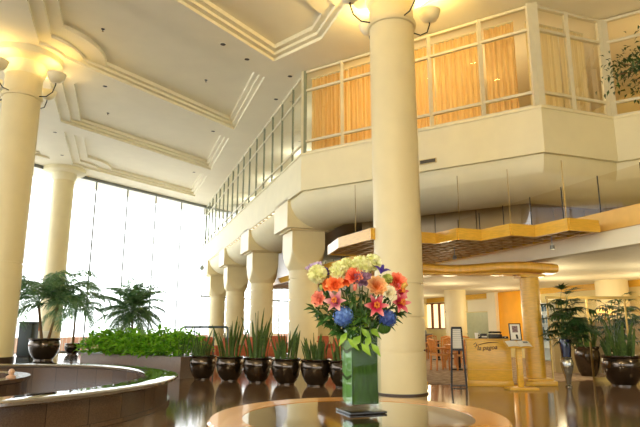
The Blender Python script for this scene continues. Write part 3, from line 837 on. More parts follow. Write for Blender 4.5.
for x, y, dy, d, look, lb, m in ((336, 302, -.12, 26, (-.3, -1, .25), 'pale pink lily above the blue hydrangea', M_LILYP), (376, 306, -.16, 27, (.05, -1, .1), 'deep pink lily below the peach rose', M_LILY), (399, 303, -.08, 26, (.55, -1, .1), 'deep pink lily at the right edge of the bouquet', M_LILY), (400, 292, -.02, 20, (.7, -1, .3), 'pink lily under the coral bloom at the right', M_LILY)):
    lm, ls = lily(d * PX / 2, rg)
    bloom('pink_lily', lb, 'flower', at(x, y, dy), look, [('bloom', lm, m), ('stamens', ls, M_YEL)], 'pink lilies')
for x, y, dy, d, look, lb, m in ((343.5, 316.5, -.13, 19, (-.15, -1, .1), 'bright blue hydrangea low at the left of the bouquet', M_BLUE), (387.5, 318.5, -.11, 17, (.35, -1, -.05), 'dark blue hydrangea low at the right of the bouquet', M_NAVY)):
    hm, he = hydrangea(d * PX / 2, rg)
    bloom('blue_hydrangea', lb, 'flower', at(x, y, dy), look, [('florets', hm, m)], 'blue hydrangeas')
bloom('purple_iris', 'purple iris at the top right against the column', 'flower', at(381, 272.5, -.05), (.25, -.6, 1), [('bloom', iris(9 * PX, rg), M_PURP)], 'purple irises')
bloom('purple_iris', 'purple iris between the two left cream globe flowers', 'flower', at(328, 274.5, 0), (-.2, -.8, .8), [('bloom', iris(8 * PX, rg), M_PURP)], 'purple irises')
bloom('lavender_bloom', 'lavender bloom peeking over the leftmost globe flower', 'flower', at(314.5, 268, .04), (-.4, -.5, 1), [('bloom', rose(7.5 * PX, rg, 4), M_LAV)])
bloom('mauve_bloom', 'dusky mauve bloom left of the peach rose', 'flower', at(363, 279.5, -.1), (0, -1, .5), [('bloom', rose(7.5 * PX, rg, 5, .06), M_MAUVE)])
bloom('white_bloom', 'white and green bloom right of the peach rose', 'flower', at(389.5, 293, -.09), (.4, -1, .1), [('bloom', rose(5.5 * PX, rg, 4), M_CREAM)])
bloom('pink_bloom', 'pale pink blossom low at the far left of the bouquet', 'flower', at(319, 299, -.06), (-.6, -1, .2), [('bloom', rose(6.5 * PX, rg, 4, .06), M_PINKB)])
bloom('pink_bud', 'upright pink bud left of the peach rose', 'flower', at(355, 288, -.13), (0, -.3, 1), [('bud', tulip(4.2 * PX, rg), M_PINKB)], 'flower buds')
bloom('green_bud', 'slim green bud under the leftmost globe flower', 'flower', at(321, 288, -.05), (-.1, -.2, 1), [('bud', tulip(3.4 * PX, rg), M_LIME)], 'flower buds')
bloom('lily_bud', 'long tan lily bud pointing out to the right of the bouquet', 'flower', at(403, 286.5, -.02), (1, -.15, .75), [('bud', tulip(5.2 * PX, rg), M_GBUD)], 'flower buds')
# greenery
def sprig(pos, label, n, l, w, m, seed, droop=.0):
    r = random.Random(seed); t = thing('leafy_sprig', pos, label, 'greenery', group='greenery in the vase')
    e = MOUTH - pos; d = -e.normalized()
    pts = [e + Vector((0, 0, -.08)), e * .5 + Vector((0, 0, .02)), Vector((0, 0, 0))]
    MB().tube(pts, .0035, 5).build('stem', STEM, t)
    mb = MB()
    for i in range(n):
        s = i / n; p = pts[1].lerp(pts[2], s) if s > .0 else pts[1]
        dv = d * .6 + Vector((r.uniform(-1, 1), r.uniform(-1, .6), r.uniform(-.8, .8) - droop))
        leaf(mb, p, dv, Vector((r.uniform(-.4, .4), -.6, .8)), l * r.uniform(.75, 1.2), w * r.uniform(.8, 1.2), .18)
    mb.build('leaves', m, t, smooth=False)
for i, (x, y, dy, lb) in enumerate(((313, 308, -.02, 'at the far left beside the pale pink blossom'), (322, 320, -.05, 'hanging lower left below the pale blossom'), (328, 309, -.1, 'between the pale lily and the left edge'), (352, 300, -.11, 'in the middle between the two lilies'), (362, 316, -.14, 'in front centre between the blue hydrangeas'),
        (368, 300, -.1, 'under the peach rose'), (352, 326, -.12, 'just above the vase rim, centre'), (334, 330, -.08, 'below the bright blue hydrangea'), (374, 328, -.1, 'right of centre over the vase rim'), (392, 306, -.05, 'behind the right lilies'), (345, 292, -.04, 'under the orange blooms'), (385, 300, -.02, 'behind the white bloom'), (366, 292, .05, 'deep in the bouquet behind the mauve bloom'), (326, 296, 0, 'behind the slim green bud'), (400, 312, -.03, 'low at the far right by the dark hydrangea'), (357, 308, .08, 'at the back centre of the bouquet'))):
    sprig(at(x, y, dy), 'dark green leafy sprig ' + lb, 22, .075, .026, GREEN, 60 + i, .15)
for i, (x, y, dy, lb) in enumerate(((347, 338, -.13, 'lime green leaf sprig hanging over the vase at the left'), (361, 343, -.14, 'lime green leaf sprig hanging down the middle of the vase'), (371, 343, -.13, 'lime green leaf sprig hanging over the vase at the right'))):
    r = random.Random(80 + i); pos = at(x, y, dy); t = thing('hanging_sprig', pos, lb, 'greenery', group='lime leaves over the vase rim')
    top = Vector((VX + (pos.x - VX) * .9, VY - .05, TZ + VH + .08)) - pos; inn = MOUTH + Vector((0, 0, .05)) - pos
    MB().tube([inn, top, top * .5 + Vector((0, -.03, .02)), Vector((0, 0, 0))], .003, 5).build('stem', STEM, t)
    mb = MB()
    for k in range(5):
        s = k / 4; p = top.lerp(Vector((0, 0, 0)), s) * 1.0 + Vector((0, -.02 * math.sin(PI * s), 0))
        leaf(mb, p, Vector((r.choice((-1, 1)) * r.uniform(.4, 1.1), -.4, -1 + .4 * r.random())), Vector((0, -1, .5)), r.uniform(.075, .105), r.uniform(.036, .05), .12)
    mb.build('leaves', LIME, t, smooth=False)
pos = at(384.5, 328, -.12); t = thing('round_leaf', pos, 'round dark leaf folded over the right corner of the vase rim', 'greenery')
MB().ball((0, 0, 0), .038, 14, 8, (1, .35, .9)).build('blade', LW, t); MB().tube([(0, 0, 0), (-.02, .02, .04), (MOUTH - pos) + Vector((0, 0, .05))], .003, 5).build('stem', STEM, t)
# ================================================================== TRELLIS, RESTAURANT, LOUNGE
TRZ, TRH = 3.1, .2
TPOLY = [(26.5, 8.62), (26.5, 6.3), (13.0, 6.3), (13.0, 4.9), (11.7, 4.68), (10.3, 4.85), (10.4, 5.9), (10.4, 6.44), (9.7, 6.54), (9.7, 7.13), (8.9, 7.25), (8.9, 7.84), (8.05, 7.9), (8.05, 8.62)]
def inside(u, v):
    c = False; n = len(TPOLY)
    for i in range(n):
        (x1, y1), (x2, y2) = TPOLY[i], TPOLY[(i + 1) % n]
        if (y1 > v) != (y2 > v) and u < (x2 - x1) * (v - y1) / (y2 - y1) + x1: c = not c
    if not c: return False
    for q in CPOS:
        if abs(u - q[0]) < .64 and abs(v - q[1]) < .64: return False
    return math.hypot(u - MAIN[0], v - MAIN[1]) > .62
trl = thing('wooden_trellis', W(9.7, 7.13, TRZ), 'stepped wooden egg-crate trellis hung under the gallery ceiling', 'trellis')
TO = trl.location.copy()
def runs(fn, a, b, st=.04):
    res = []; s0 = None; x = a
    while x <= b:
        i = inside(*fn(x))
        if i and s0 is None: s0 = x
        if not i and s0 is not None: res.append((s0, x - st)); s0 = None
        x += st
    if s0 is not None: res.append((s0, b))
    return res
mb = MB()
v = 4.75
while v < 8.6:
    for s0, s1 in runs(lambda x: (x, v), 8, 26.5): mb.beam(W(s0, v, TRZ + .06) - TO, W(s1, v, TRZ + .05) - TO, .05, .10)
    v += .30
u = 8.15
while u < 26.5:
    for s0, s1 in runs(lambda x: (u, x), 4.6, 8.6): mb.beam(W(u, s0, TRZ + .06) - TO, W(u, s1, TRZ + .05) - TO, .05, .10)
    u += .34
mb.build('lattice', WOODT, trl, smooth=False)
n = len(TPOLY)
for i in range(1, n - 1):
    a, b_ = W(*TPOLY[i], TRZ + .1) - TO, W(*TPOLY[i + 1], TRZ + .1) - TO
    MB().beam(a, b_, .06, TRH + .04).build('fascia_board', WOODG, trl, smooth=False)
MB().beam(W(*TPOLY[-1], TRZ + .07) - TO, W(*TPOLY[0], TRZ + .07) - TO, .1, .14).build('rear_beam', WOODG, trl, smooth=False)
MB().prism([(W(*q) - TO)[:2] for q in inset(TPOLY, .0)], .18, .21).build('shade_board', mat('dark_shade_board', (70, 44, 22), .7), trl, smooth=False)  # dark board added above the lattice to keep its gaps in shade
for q in ((8.3, 8.1), (9.2, 7.5), (10.0, 6.8), (11.5, 5.0), (12.6, 7.0), (15, 7), (19, 8), (23, 7)):
    MB().tube([W(*q, TRZ + .12) - TO, W(*q, 4.56) - TO], .007, 6).build('hanger_rod', BRASS, trl)
for i, (q, lb) in enumerate((((8.9, 8.25), 'small silver spotlight under the trellis tip at the right'), ((11.0, 7.3), 'small silver spotlight under the trellis above the wooden portal'))):
    t = thing('spotlight', W(*q, 2.86), lb, 'spotlight', group='trellis spotlights')
    MB().tube([(0, 0, .06), (0, 0, .28)], .01, 6).build('stem', STEEL, t); MB().lathe([(.001, .08), (.04, .07), (.05, 0), (.04, -.01), (.001, -.005)], 16).build('head', STEEL, t)

# bulkhead over the restaurant front
PANEL = mat('polished_tan_panel', (176, 150, 98), .38, var=.08, scale=1.5, spec=.8)
root = thing('wall_panels', (0, 0, 0), 'polished tan wall panels under the gallery, above the trellis', 'wall', kind='structure')
wp = offs(2.3)[1:]
for i in range(len(wp) - 1):
    A, B = W(*wp[i]), W(*wp[i + 1]); L_ = (B - A).length; k = max(1, round(L_ / 1.1)); d = (B - A) / k; n = Vector((-d.y, d.x, 0)).normalized()
    for j in range(k):
        a, b_ = A + d * (j + .012), A + d * (j + .988)
        MB().prism([a[:2], b_[:2], (b_ + n * .05)[:2], (a + n * .05)[:2]], 3.34 if i == 0 else 2.92, 4.56).build('panel', PANEL, root, smooth=False)
    q0, q1 = A + n * .05, B + n * .05
    MB().prism([q0[:2], q1[:2], (q1 + n * .03)[:2], (q0 + n * .03)[:2]], 3.34 if i == 0 else 2.92, 4.56).build('panel_back', BLACK, root, smooth=False)
p = MB().prism([W(*q)[:2] for q in ((-10, 8.9), (27, 8.9), (27, 9.1), (-10, 9.1))], 2.8, 3.14)
tag(p.build('wall_bulkhead', CREAMW, smooth=False), 'white band over the restaurant front', 'bulkhead', kind='structure')
p = MB().prism([W(*q)[:2] for q in ((-10, 8.86), (27, 8.86), (27, 9.1), (-10, 9.1))], 3.14, 3.52)
tag(p.build('trim_2', mat('golden_wall_paint', (222, 178, 92), .45, var=.05), smooth=False), 'golden upper band over the white band of the restaurant front', 'trim', kind='structure')
root = thing('window_8', (0, 0, 0), 'frameless glass panels standing on the golden band under the gallery', 'window', kind='structure')
us = [6.3 + 1.0 * i for i in range(0, 21)]
GP = glass('screen_panel_glass', (.92, .88, .78), .02, mul=.1)
for i in range(len(us) - 1):
    a, b_ = W(us[i] + .012, 9.0), W(us[i + 1] - .012, 9.0)
    MB().add([a + Vector((0, 0, 3.52)), b_ + Vector((0, 0, 3.52)), b_ + Vector((0, 0, 4.3)), a + Vector((0, 0, 4.3))], [(0, 1, 2, 3)]).build('glass', GP, root, smooth=False)
    MB().tube([W(us[i], 9.0, 3.5), W(us[i], 9.0, 4.32)], .012, 6).build('joint', BLACK, root)
p = MB().prism([W(*q)[:2] for q in ((-10, 9.05), (27, 9.05), (27, 16.2), (-10, 16.2))], 2.8, 2.9)
tag(p.build('ceiling_restaurant', mat('restaurant_ceiling', (226, 220, 200), .7, var=.03), smooth=False), 'white restaurant ceiling', 'ceiling', kind='structure')
wallseg((27, 9.1), (27, 16.2), 0, 4.36, .2, 'wall_restaurant', WARMW, 'end wall of the restaurant')
p = MB().prism([W(*q)[:2] for q in ((-8, 15.85), (26.9, 15.85), (26.9, 16.15), (-8, 16.15))], 2.58, 2.8)
tag(p.build('trim_3', WOODG, smooth=False), 'golden wooden cornice along the restaurant back wall', 'trim', kind='structure')

# round column inside
o = on_y(457, 340, 23.4); column((o.x, o.y), .44, 0, 2.8, 'white round column inside the restaurant behind the framed sign', (1.0, 1.9), .05)
# back wall features (v = 16 plane)
def wall_rect(x0, y0, x1, y1, d=.06, v=15.9):
    a, b_ = on_v(x0, y1, v), on_v(x1, y0, v)
    (ua, va), (ub, vb) = UV(a), UV(b_)
    return MB().prism([W(*q)[:2] for q in ((ua, v), (ub, v), (ub, v - d), (ua, v - d))], a.z, b_.z)
ORANGE = mat('orange_wall_panel', (244, 172, 28), .5, var=.06, scale=2)
t = tag(wall_rect(499, 291, 523, 345, .08).build('wall_panel', ORANGE, smooth=False), 'bright orange wall panel behind the reception desk', 'wall panel', kind='structure')
t = tag(wall_rect(494.5, 291, 499, 350, .25).build('trim_4', CREAMW, smooth=False), 'white pilaster left of the orange panel', 'pilaster', kind='structure')
t = tag(wall_rect(469, 312, 491, 345, .08).build('wall_panel', mat('sage_panel', (176, 182, 148), .4, var=.06), smooth=False), 'sage green wall panel behind the desk', 'wall panel', kind='structure')
t = tag(wall_rect(469, 299, 491, 312, .06).build('wall_panel', CREAMW, smooth=False), 'white panel above the sage green wall panel', 'wall panel', kind='structure')
w6 = thing('window_6', (0, 0, 0), 'warm lit restaurant window left of the white column', 'window', kind='structure')
for x0, x1 in ((427, 433.4), (434, 440.4), (441, 447)):
    wall_rect(x0, 304, x1, 328, .05).build('glass', emit('warm_window_light', (255, 226, 180), 1.0), w6, smooth=False)
fr = MB()
for x in (426.5, 433.7, 440.7, 447.2): b_ = wall_rect(x - .4, 303.4, x + .4, 328.5, .1); fr.add(b_.v, b_.f)
for y in (303.6, 328.4): b_ = wall_rect(426.2, y - .4, 447.6, y + .4, .1); fr.add(b_.v, b_.f)
fr.build('frame', mat('brown_frame', (120, 66, 30), .5), w6, smooth=False)

# wooden portal: round-ended beam on two posts
PY = 13.05
pr = thing('wooden_portal', (4.95, PY, 0), 'golden wooden portal with a wavy rounded beam at the restaurant entrance', 'portal')
def post(x):
    mb = MB(); n = 24
    mb.lathe([(.215, .16), (.215, 2.5)], 32, (x, 0, 0), cap=True)
    mb.build('post', WOODG, pr)
    MB().bbox((x, 0, .05), (.72, .6, .10), .015).bbox((x, 0, .125), (.58, .5, .06), .012).build('plinth', WOODG, pr)
    MB().bbox((x, 0, 2.46), (.56, .5, .06), .01).build('post_cap', WOODG, pr)
post(0); post(-2.9)
mb = MB(); N2 = 44; loops = []
for i in range(N2 + 1):
    s = i / N2; x = -3.15 + 3.68 * s
    zc = 2.64 + .03 * math.sin(s * 9.2 + 1.2); hh = .125 if s < .985 else .11
    e = .34
    loop = []
    for k in range(16):
        a = 2 * PI * k / 16; c_, s_ = math.cos(a), math.sin(a)
        loop.append((x, e * math.copysign(abs(c_) ** .6, c_) + .12 * math.sin(s * 5), zc + hh * math.copysign(abs(s_) ** .7, s_)))
    loops.append(loop)
vs_ = [q for l in loops for q in l]
mb.add(vs_, [(j * 16 + i, j * 16 + (i + 1) % 16, (j + 1) * 16 + (i + 1) % 16, (j + 1) * 16 + i) for j in range(N2) for i in range(16)] + [tuple(range(16))[::-1], tuple(range(N2 * 16, N2 * 16 + 16))])
mb.build('beam', mat('amber_beam', (236, 178, 60), .35, var=.08, scale=2, stretch=(8, 1, 1), coat=.3), pr)
MB().bbox((-1.42, .05, 2.515), (3.2, .42, .05), .01).build('under_beam', WOODG, pr)

# reception desk with lettering
d0, d1 = on_z(468.5, 386, 0), on_z(513.5, 387, 0)
dw = (d1 - d0).length; dz = math.atan2(d1.y - d0.y, d1.x - d0.x)
dk = thing('reception_desk', ((d0.x + d1.x) / 2, (d0.y + d1.y) / 2, 0), 'golden wooden restaurant desk with dark script lettering on its front', 'desk', dz)
MB().bbox((0, .3, .56), (dw, .56, .88), .008).build('body', WOODG, dk)
MB().bbox((0, .3, .06), (dw + .03, .6, .12), .008).build('plinth', WOODG, dk)
MB().bbox((0, .3, 1.015), (dw + .05, .62, .03), .008).build('desk_top', WOODG, dk)
MB().box((0, .012, .36), (dw, .012, .012)).build('front_strip', mat('pale_maple', (226, 184, 104), .4), dk)
SCRIPT = mat('dark_brown_lettering', (74, 38, 12), .5)
cu = bpy.data.curves.new('lettering', 'FONT'); cu.body = 'la pagoa'; cu.size = .135; cu.shear = .3; cu.extrude = .002; cu.align_x = 'CENTER'; cu.offset = .002
lt = bpy.data.objects.new('lettering', cu); COL.objects.link(lt); lt.parent = dk; lt.location = (-.03, .018, .79); lt.rotation_euler = (PI / 2, math.radians(-4), 0); cu.materials.append(SCRIPT)
bpy.context.view_layer.update()
_me = bpy.data.meshes.new_from_object(lt.evaluated_get(bpy.context.evaluated_depsgraph_get()))
_lo = bpy.data.objects.new('script_text', _me); COL.objects.link(_lo); _lo.parent = dk; _lo.location = lt.location; _lo.rotation_euler = lt.rotation_euler
bpy.data.objects.remove(lt); _lo.name = 'lettering'
mb = MB(); sw = []
for i in range(15):
    s = i / 14; sw.append((-.27 + .50 * s, .016, .885 + .075 * math.sin(s * 2.1) - .01))
mb.tube(sw, [.004 + .007 * math.sin(PI * i / 14) for i in range(15)], 6)
mb.tube([(-.32, .016, .9), (-.27, .016, .94), (-.25, .016, .9), (-.28, .016, .84), (-.3, .016, .87)], .009, 6)
mb.build('swoosh', SCRIPT, dk)
def on_desk(x, y, z): 
    return dk.location + Matrix.Rotation(dz, 4, 'Z') @ Vector((x, y, z))
t = thing('desk_telephone', on_desk(.18, .3, 1.03), 'black telephone console on the reception desk', 'telephone', dz)
MB().bbox((0, 0, .05), (.30, .2, .1), .02).build('body', BLACK, t); MB().tube([(-.13, -.02, .12), (-.11, -.02, .14), (.11, -.02, .14), (.13, -.02, .12)], [.03, .022, .022, .03], 8).build('handset', BLACK, t)
t = thing('desk_organizer', on_desk(-.06, .3, 1.03), 'small black organiser left of the telephone', 'organiser', dz)
MB().box((0, 0, .01), (.14, .12, .02)).box((-.065, 0, .06), (.01, .12, .1)).box((.065, 0, .05), (.01, .12, .08)).box((0, .055, .06), (.14, .01, .1)).build('tray', BLACK, t, smooth=False); MB().box((0, 0, .04), (.11, .09, .03)).build('cards', PAPER, t, smooth=False)
t = thing('white_cup', on_desk(-.23, .25, 1.03), 'white cup at the left end of the reception desk', 'cup', dz)
MB().lathe([(.001, 0), (.03, 0), (.045, .13), (.042, .13), (.028, .01), (.001, .01)], 20).build('body', PAPER, t); MB().tube([(.042, 0, .1), (.075, 0, .09), (.07, 0, .05), (.036, 0, .04)], .006, 6).build('handle', PAPER, t)
t = thing('pen_pot', on_desk(-.16, .38, 1.03), 'dark pen pot behind the white cup', 'pen pot', dz)
MB().lathe([(.001, 0), (.035, 0), (.035, .1), (.03, .1), (.03, .01)], 16).build('body', BLACK, t); MB().tube([(0, 0, .02), (.02, 0, .17)], .005, 5).tube([(0, .01, .02), (-.015, .01, .16)], .005, 5).build('pens', STEEL, t)
t = thing('card_box', on_desk(.40, .3, 1.03), 'low black box near the right end of the desk', 'box', dz); MB().bbox((0, 0, .025), (.13, .1, .05), .006).build('body', BLACK, t); MB().box((0, -.052, .03), (.03, .004, .012)).build('label_plate', PAPER, t, smooth=False)

# menu stand with open menu and framed picture
st = thing('menu_stand', on_z(521.5, 389.5, 0), 'wooden pedestal menu stand before the portal post', 'menu stand')
MB().bbox((0, 0, .025), (.6, .42, .05), .01).build('foot', WOODG, st)
MB().bbox((-.0, .02, .46), (.11, .1, .84), .008).build('post', WOODG, st)
TM = Matrix.Translation((0, 0, .92)) @ Matrix.Rotation(math.radians(24), 4, 'X')
MB().bbox((0, 0, 0), (.56, .30, .025), .006, TM).build('slanted_top', WOODG, st)
MB().bbox((0, .17, .985), (.5, .1, .03), .005).build('rear_ledge', WOODG, st)
bk = thing('open_menu', st.location + TM @ Vector((0, -.005, .013)), 'open white menu book lying on the slanted stand', 'menu'); bk.rotation_euler = (math.radians(24), 0, 0)
for sx in (-1, 1):
    mb = MB().grid(lambda s, t_, sx=sx: (sx * (.003 + .25 * s), -.13 + .26 * t_, .004 + .016 * math.sin(PI * min(1, s * 1.05)) ** .7), 8, 2)
    mb.build('page', PAPER, bk)
MB().box((.16, .05, .022), (.1, .07, .002)).build('printed_photo', mat('printed_grey', (120, 124, 128), .6, var=.4, scale=40), bk, smooth=False)
fp = thing('picture_frame', st.location + Vector((.02, .17, 1.0)), 'black picture frame with a white mat standing above the menu', 'picture frame')
RF = Matrix.Rotation(math.radians(-8), 4, 'X')
mb = MB()
for c_, d_ in (((0, 0, .01), (.26, .02, .02)), ((0, 0, .36), (.26, .02, .02)), ((-.12, 0, .185), (.02, .02, .35)), ((.12, 0, .185), (.02, .02, .35))): mb.box(c_, d_, RF)
mb.build('frame', BLACK, fp, smooth=False)
MB().box((0, .004, .185), (.23, .006, .34), RF).build('mat_board', PAPER, fp, smooth=False)
MB().box((0, -.001, .245), (.12, .004, .14), RF).build('print', mat('dark_red_print', (70, 36, 40), .6, var=.5, scale=30, rgb2=(176, 150, 150)), fp, smooth=False)
MB().box((0, .04, .1), (.04, .1, .012), Matrix.Rotation(math.radians(60), 4, 'X')).build('easel_back', BLACK, fp, smooth=False)

# black framed sign on legs
s0, s1 = on_z(452.5, 387, 0), on_z(466, 387.5, 0)
sg = thing('sign_stand', ((s0.x + s1.x) / 2, (s0.y + s1.y) / 2, 0), 'black floor sign stand holding a white notice by the main column', 'sign stand')
hw = (s1 - s0).length / 2; mb = MB()
for sx in (-1, 1): mb.beam((sx * (hw + .02), 0, 0), (sx * (hw - .04), 0, 1.27), .035, .03)
mb.beam((-hw, 0, .03), (hw, 0, .03), .03, .03).build('legs', BLACK, sg, smooth=False)
MB().beam((-hw + .03, 0, 1.27), (hw - .03, 0, 1.27), .03, .05).beam((-hw + .03, 0, .8), (hw - .03, 0, .8), .03, .05).build('cross_bars', BLACK, sg, smooth=False)
def notice():
    m = mat('printed_notice', (232, 230, 222), .6, var=.02); 
    nt = m.node_tree; b = nt.nodes['Principled BSDF']; tc = nt.nodes['Texture Coordinate']
    wv = nt.nodes.new('ShaderNodeTexWave'); wv.bands_direction = 'Z'; wv.inputs['Scale'].default_value = 7; wv.inputs['Distortion'].default_value = 0
    nt.links.new(tc.outputs['Object'], wv.inputs['Vector']); cr = nt.nodes.new('ShaderNodeValToRGB')
    cr.color_ramp.elements[0].position = .05; cr.color_ramp.elements[0].color = (.45, .45, .45, 1); cr.color_ramp.elements[1].position = .2; cr.color_ramp.elements[1].color = (.8, .79, .75, 1)
    nt.links.new(wv.outputs['Fac'], cr.inputs['Fac']); nt.links.new(cr.outputs['Color'], b.inputs['Base Color']); return m
MB().box((0, .0, 1.035), (2 * hw - .09, .012, .43)).build('notice', notice(), sg, smooth=False)

# brass framed glass screen at the right
gs = thing('glass_screen', on_z(553.5, 381.5, 0), 'tall brass-framed glass screen behind the plants at the right', 'screen')
gx = [0, (592 - 553.5) / FPX * 14.0, (629 - 553.5) / FPX * 14.0, (668 - 553.5) / FPX * 14.0]; ZT2 = 2.03
for x in gx: MB().beam((x, 0, 0), (x, 0, ZT2), .035, .035).build('upright', BRASS, gs, smooth=False)
MB().beam((-.03, 0, ZT2 - .03), (gx[-1] + .03, 0, ZT2 - .03), .05, .07).build('top_rail', BRASS, gs, smooth=False)
MB().beam((gx[1], 0, .05), (gx[-1], 0, .05), .05, .1).build('bottom_rail', BRASS, gs, smooth=False)
GT = glass('amber_screen_glass', (.96, .92, .8), .005, mul=.12)
for i in (1, 2): MB().add([(gx[i] + .03, 0, .1), (gx[i + 1] - .03, 0, .1), (gx[i + 1] - .03, 0, ZT2 - .06), (gx[i] + .03, 0, ZT2 - .06)], [(0, 1, 2, 3)]).build('pane', GT, gs, smooth=False)
# low beige partition and furniture behind the screen
a = on_z(556, 373, 0); b_ = on_z(660, 374, 0)
mb = MB().prism([(a.x, a.y), (b_.x, b_.y), (b_.x, b_.y + .15), (a.x, a.y + .15)], 0, 1.45)
tag(mb.build('wall_low', mat('olive_beige_panel', (184, 164, 116), .5, var=.05), smooth=False), 'low beige partition behind the right plants', 'partition', kind='structure')
cs = thing('console_table', (a.x + 1.75, a.y + .55, 0), 'wooden console behind the beige partition carrying a lit lamp', 'console')
MB().bbox((0, 0, 1.32), (1.3, .5, .05), .01).build('table_top', WOODG, cs); MB().box((0, 0, 1.2), (1.2, .42, .18)).build('apron', WOODG, cs, smooth=False)
for sx in (-1, 1):
    for sy in (-1, 1): MB().box((sx * .56, sy * .18, .56), (.07, .07, 1.12)).build('leg', WOODG, cs, smooth=False)
lp = thing('table_lamp', (a.x + 1.85, a.y + .55, 1.345), 'lit table lamp with a cone shade behind the right glass screen', 'lamp')
MB().lathe([(.001, 0), (.09, 0), (.09, .02), (.03, .04), (.06, .14), (.03, .24), (.015, .28), (.015, .4)], 20).build('base', BRASS, lp)
MB().lathe([(.29, .30), (.16, .55)], 28).build('shade', emit('lit_lamp_shade', (255, 206, 120), 1.2), lp)
o = on_v(615, 320, 15.35); column((o.x, o.y), .5, 0, 2.8, 'white round column behind the lamp at the right', (1.0,), .05)
# tall wood cabinet at the right edge
cb = thing('wood_cabinet', (9.5, 15.1, 0), 'tall reddish wood cabinet at the right edge behind the screen', 'cabinet')
RW = mat('reddish_wood', (112, 58, 26), .35, var=.2, scale=3, stretch=(6, 6, 1))
MB().bbox((0, 0, 1.3), (.9, .5, 2.6), .01).build('body', RW, cb)
for sx in (-1, 1):
    dd = MB().bbox((sx * .215, -.255, 1.3), (.41, .02, 2.4), .006).build('door', RW, cb); MB().tube([(sx * .05, -.28, 1.2), (sx * .05, -.28, 1.4)], .01, 6).build('handle', BRASS, dd)
# narrow shelf unit right of the post
o = on_v(546, 350, 15.6); su = thing('display_shelf', (o.x, o.y, 0), 'pale display shelf beyond the wooden post', 'shelf', ROT - PI / 2)
mb = MB(); SHW = mat('pale_blue_paint', (206, 216, 220), .5)
for x in (-.45, .45): mb.box((x, 0, 1.1), (.05, .4, 2.2))
mb.box((0, .18, 1.1), (.9, .03, 2.2)); mb.build('carcass', SHW, su, smooth=False)
for z in (.05, .5, .95, 1.4, 1.85, 2.18): MB().box((0, 0, z), (.86, .36, .03)).build('shelf_board', SHW, su, smooth=False)
BLU = mat('blue_bottle_glass', (70, 104, 128), .2, var=.2)
def bottle(x, z, lb):
    t = thing('bottle', su.location + Matrix.Rotation(ROT - PI / 2, 4, 'Z') @ Vector((x, -.04, z)), lb, 'bottle', group='bottles on the display shelf')
    MB().lathe([(.001, 0), (.055, 0), (.055, .18), (.02, .24), (.02, .3), (.001, .3)], 14).build('body', BLU, t); MB().lathe([(.023, .28), (.023, .32), (.001, .32)], 10).build('cap', BLACK, t)
for z, nm in ((.965, 'middle'), (1.415, 'upper'), (1.865, 'top')):
    for x, sd in ((-.25, 'toward the window wall'), (0, 'in the middle'), (.25, 'toward the screen')): bottle(x, z, 'blue bottle on the %s board of the display shelf, %s' % (nm, sd))

# restaurant chairs and tables
CHW = mat('honey_chair_wood', (190, 122, 52), .4, var=.15, scale=5)
SEATM = mat('tan_seat_fabric', (186, 132, 74), .8, var=.1, scale=20)
def chair():
    t = thing('dining_chair', (0, 0, 0), 'x', 'chair', group='restaurant chairs')
    for sx in (-1, 1):
        MB().beam((sx * .2, -.2, 0), (sx * .19, -.19, .62), .04, .04).build('leg', CHW, t, smooth=False)
        MB().beam((sx * .19, .22, 0), (sx * .18, .2, .45), .04, .04).beam((sx * .18, .2, .45), (sx * .18, .28, .9), .04, .04).build('leg', CHW, t, smooth=False)
        MB().tube([(sx * .2, -.2, .62), (sx * .21, 0, .66), (sx * .19, .22, .66)], .022, 8).build('armrest', CHW, t)
    MB().bbox((0, 0, .45), (.42, .42, .06), .015).build('seat', SEATM, t)
    mb = MB().tube([(-.18, .28, .88), (0, .33, .92), (.18, .28, .88)], .03, 8)
    for i in range(5): mb.beam((-.12 + .06 * i, .22, .5), (-.12 + .06 * i, .3, .88), .025, .015)
    mb.build('backrest', CHW, t)
    return t
ch0 = chair()
def rtable(loc, label):
    t = thing('dining_table', loc, label, 'table', group='restaurant tables')
    MB().lathe([(.001, .72), (.42, .72), (.43, .735), (.42, .75), (.001, .75)], 32).build('table_top', CHW, t); MB().lathe([(.001, 0), (.25, 0), (.25, .03), (.04, .06), (.04, .72)], 20).build('pedestal', BLACK, t)
    return t
tl = [(4.25, 17.3, 'round restaurant table nearest the main column'), (5.4, 19.9, 'round restaurant table farther in behind the sign'), (4.7, 22.4, 'round restaurant table far back by the lit window')]
gl0 = None
for k, (x, y, lb) in enumerate(tl):
    rtable((x, y, .012), lb)
    nm = ('nearest', 'middle', 'far')[k]
    for j, (dx, dy, rz, w_) in enumerate(((-.62, -.15, PI / 2 + .3, 'left'), (.62, .1, -PI / 2 + .2, 'right'), (.05, -.66, PI + .2, 'front'), (-.1, .66, -.1, 'rear'))):
        lb2 = 'honey wood armchair on the %s side of the %s restaurant table' % (w_, nm)
        if k == 0 and j == 0: ch0.location = (x + dx, y + dy, .012); ch0.rotation_euler = (0, 0, rz); ch0['label'] = lb2
        else: dup(ch0, (x + dx, y + dy, .012), rz, lb2)
    for j, (dx, dy, w_) in enumerate(((-.18, 0, 'left'), (.18, .05, 'right'))):
        lb2 = 'wine glass on the %s restaurant table, %s place' % (nm, w_)
        if gl0 is None:
            gl0 = thing('wine_glass', (x + dx, y + dy, .762), lb2, 'glass', group='wine glasses')
            MB().lathe([(.001, 0), (.035, 0), (.005, .01), (.005, .09)], 14).build('stem', GV, gl0); MB().lathe([(.005, .09), (.035, .12), (.04, .17), (.033, .2)], 14).build('bowl', GV, gl0)
        else: dup(gl0, (x + dx, y + dy, .762), 0, lb2)
sb = thing('buffet_counter', W(25.6, 13.4), 'long dark buffet counter under the lit restaurant window', 'counter', ROT)
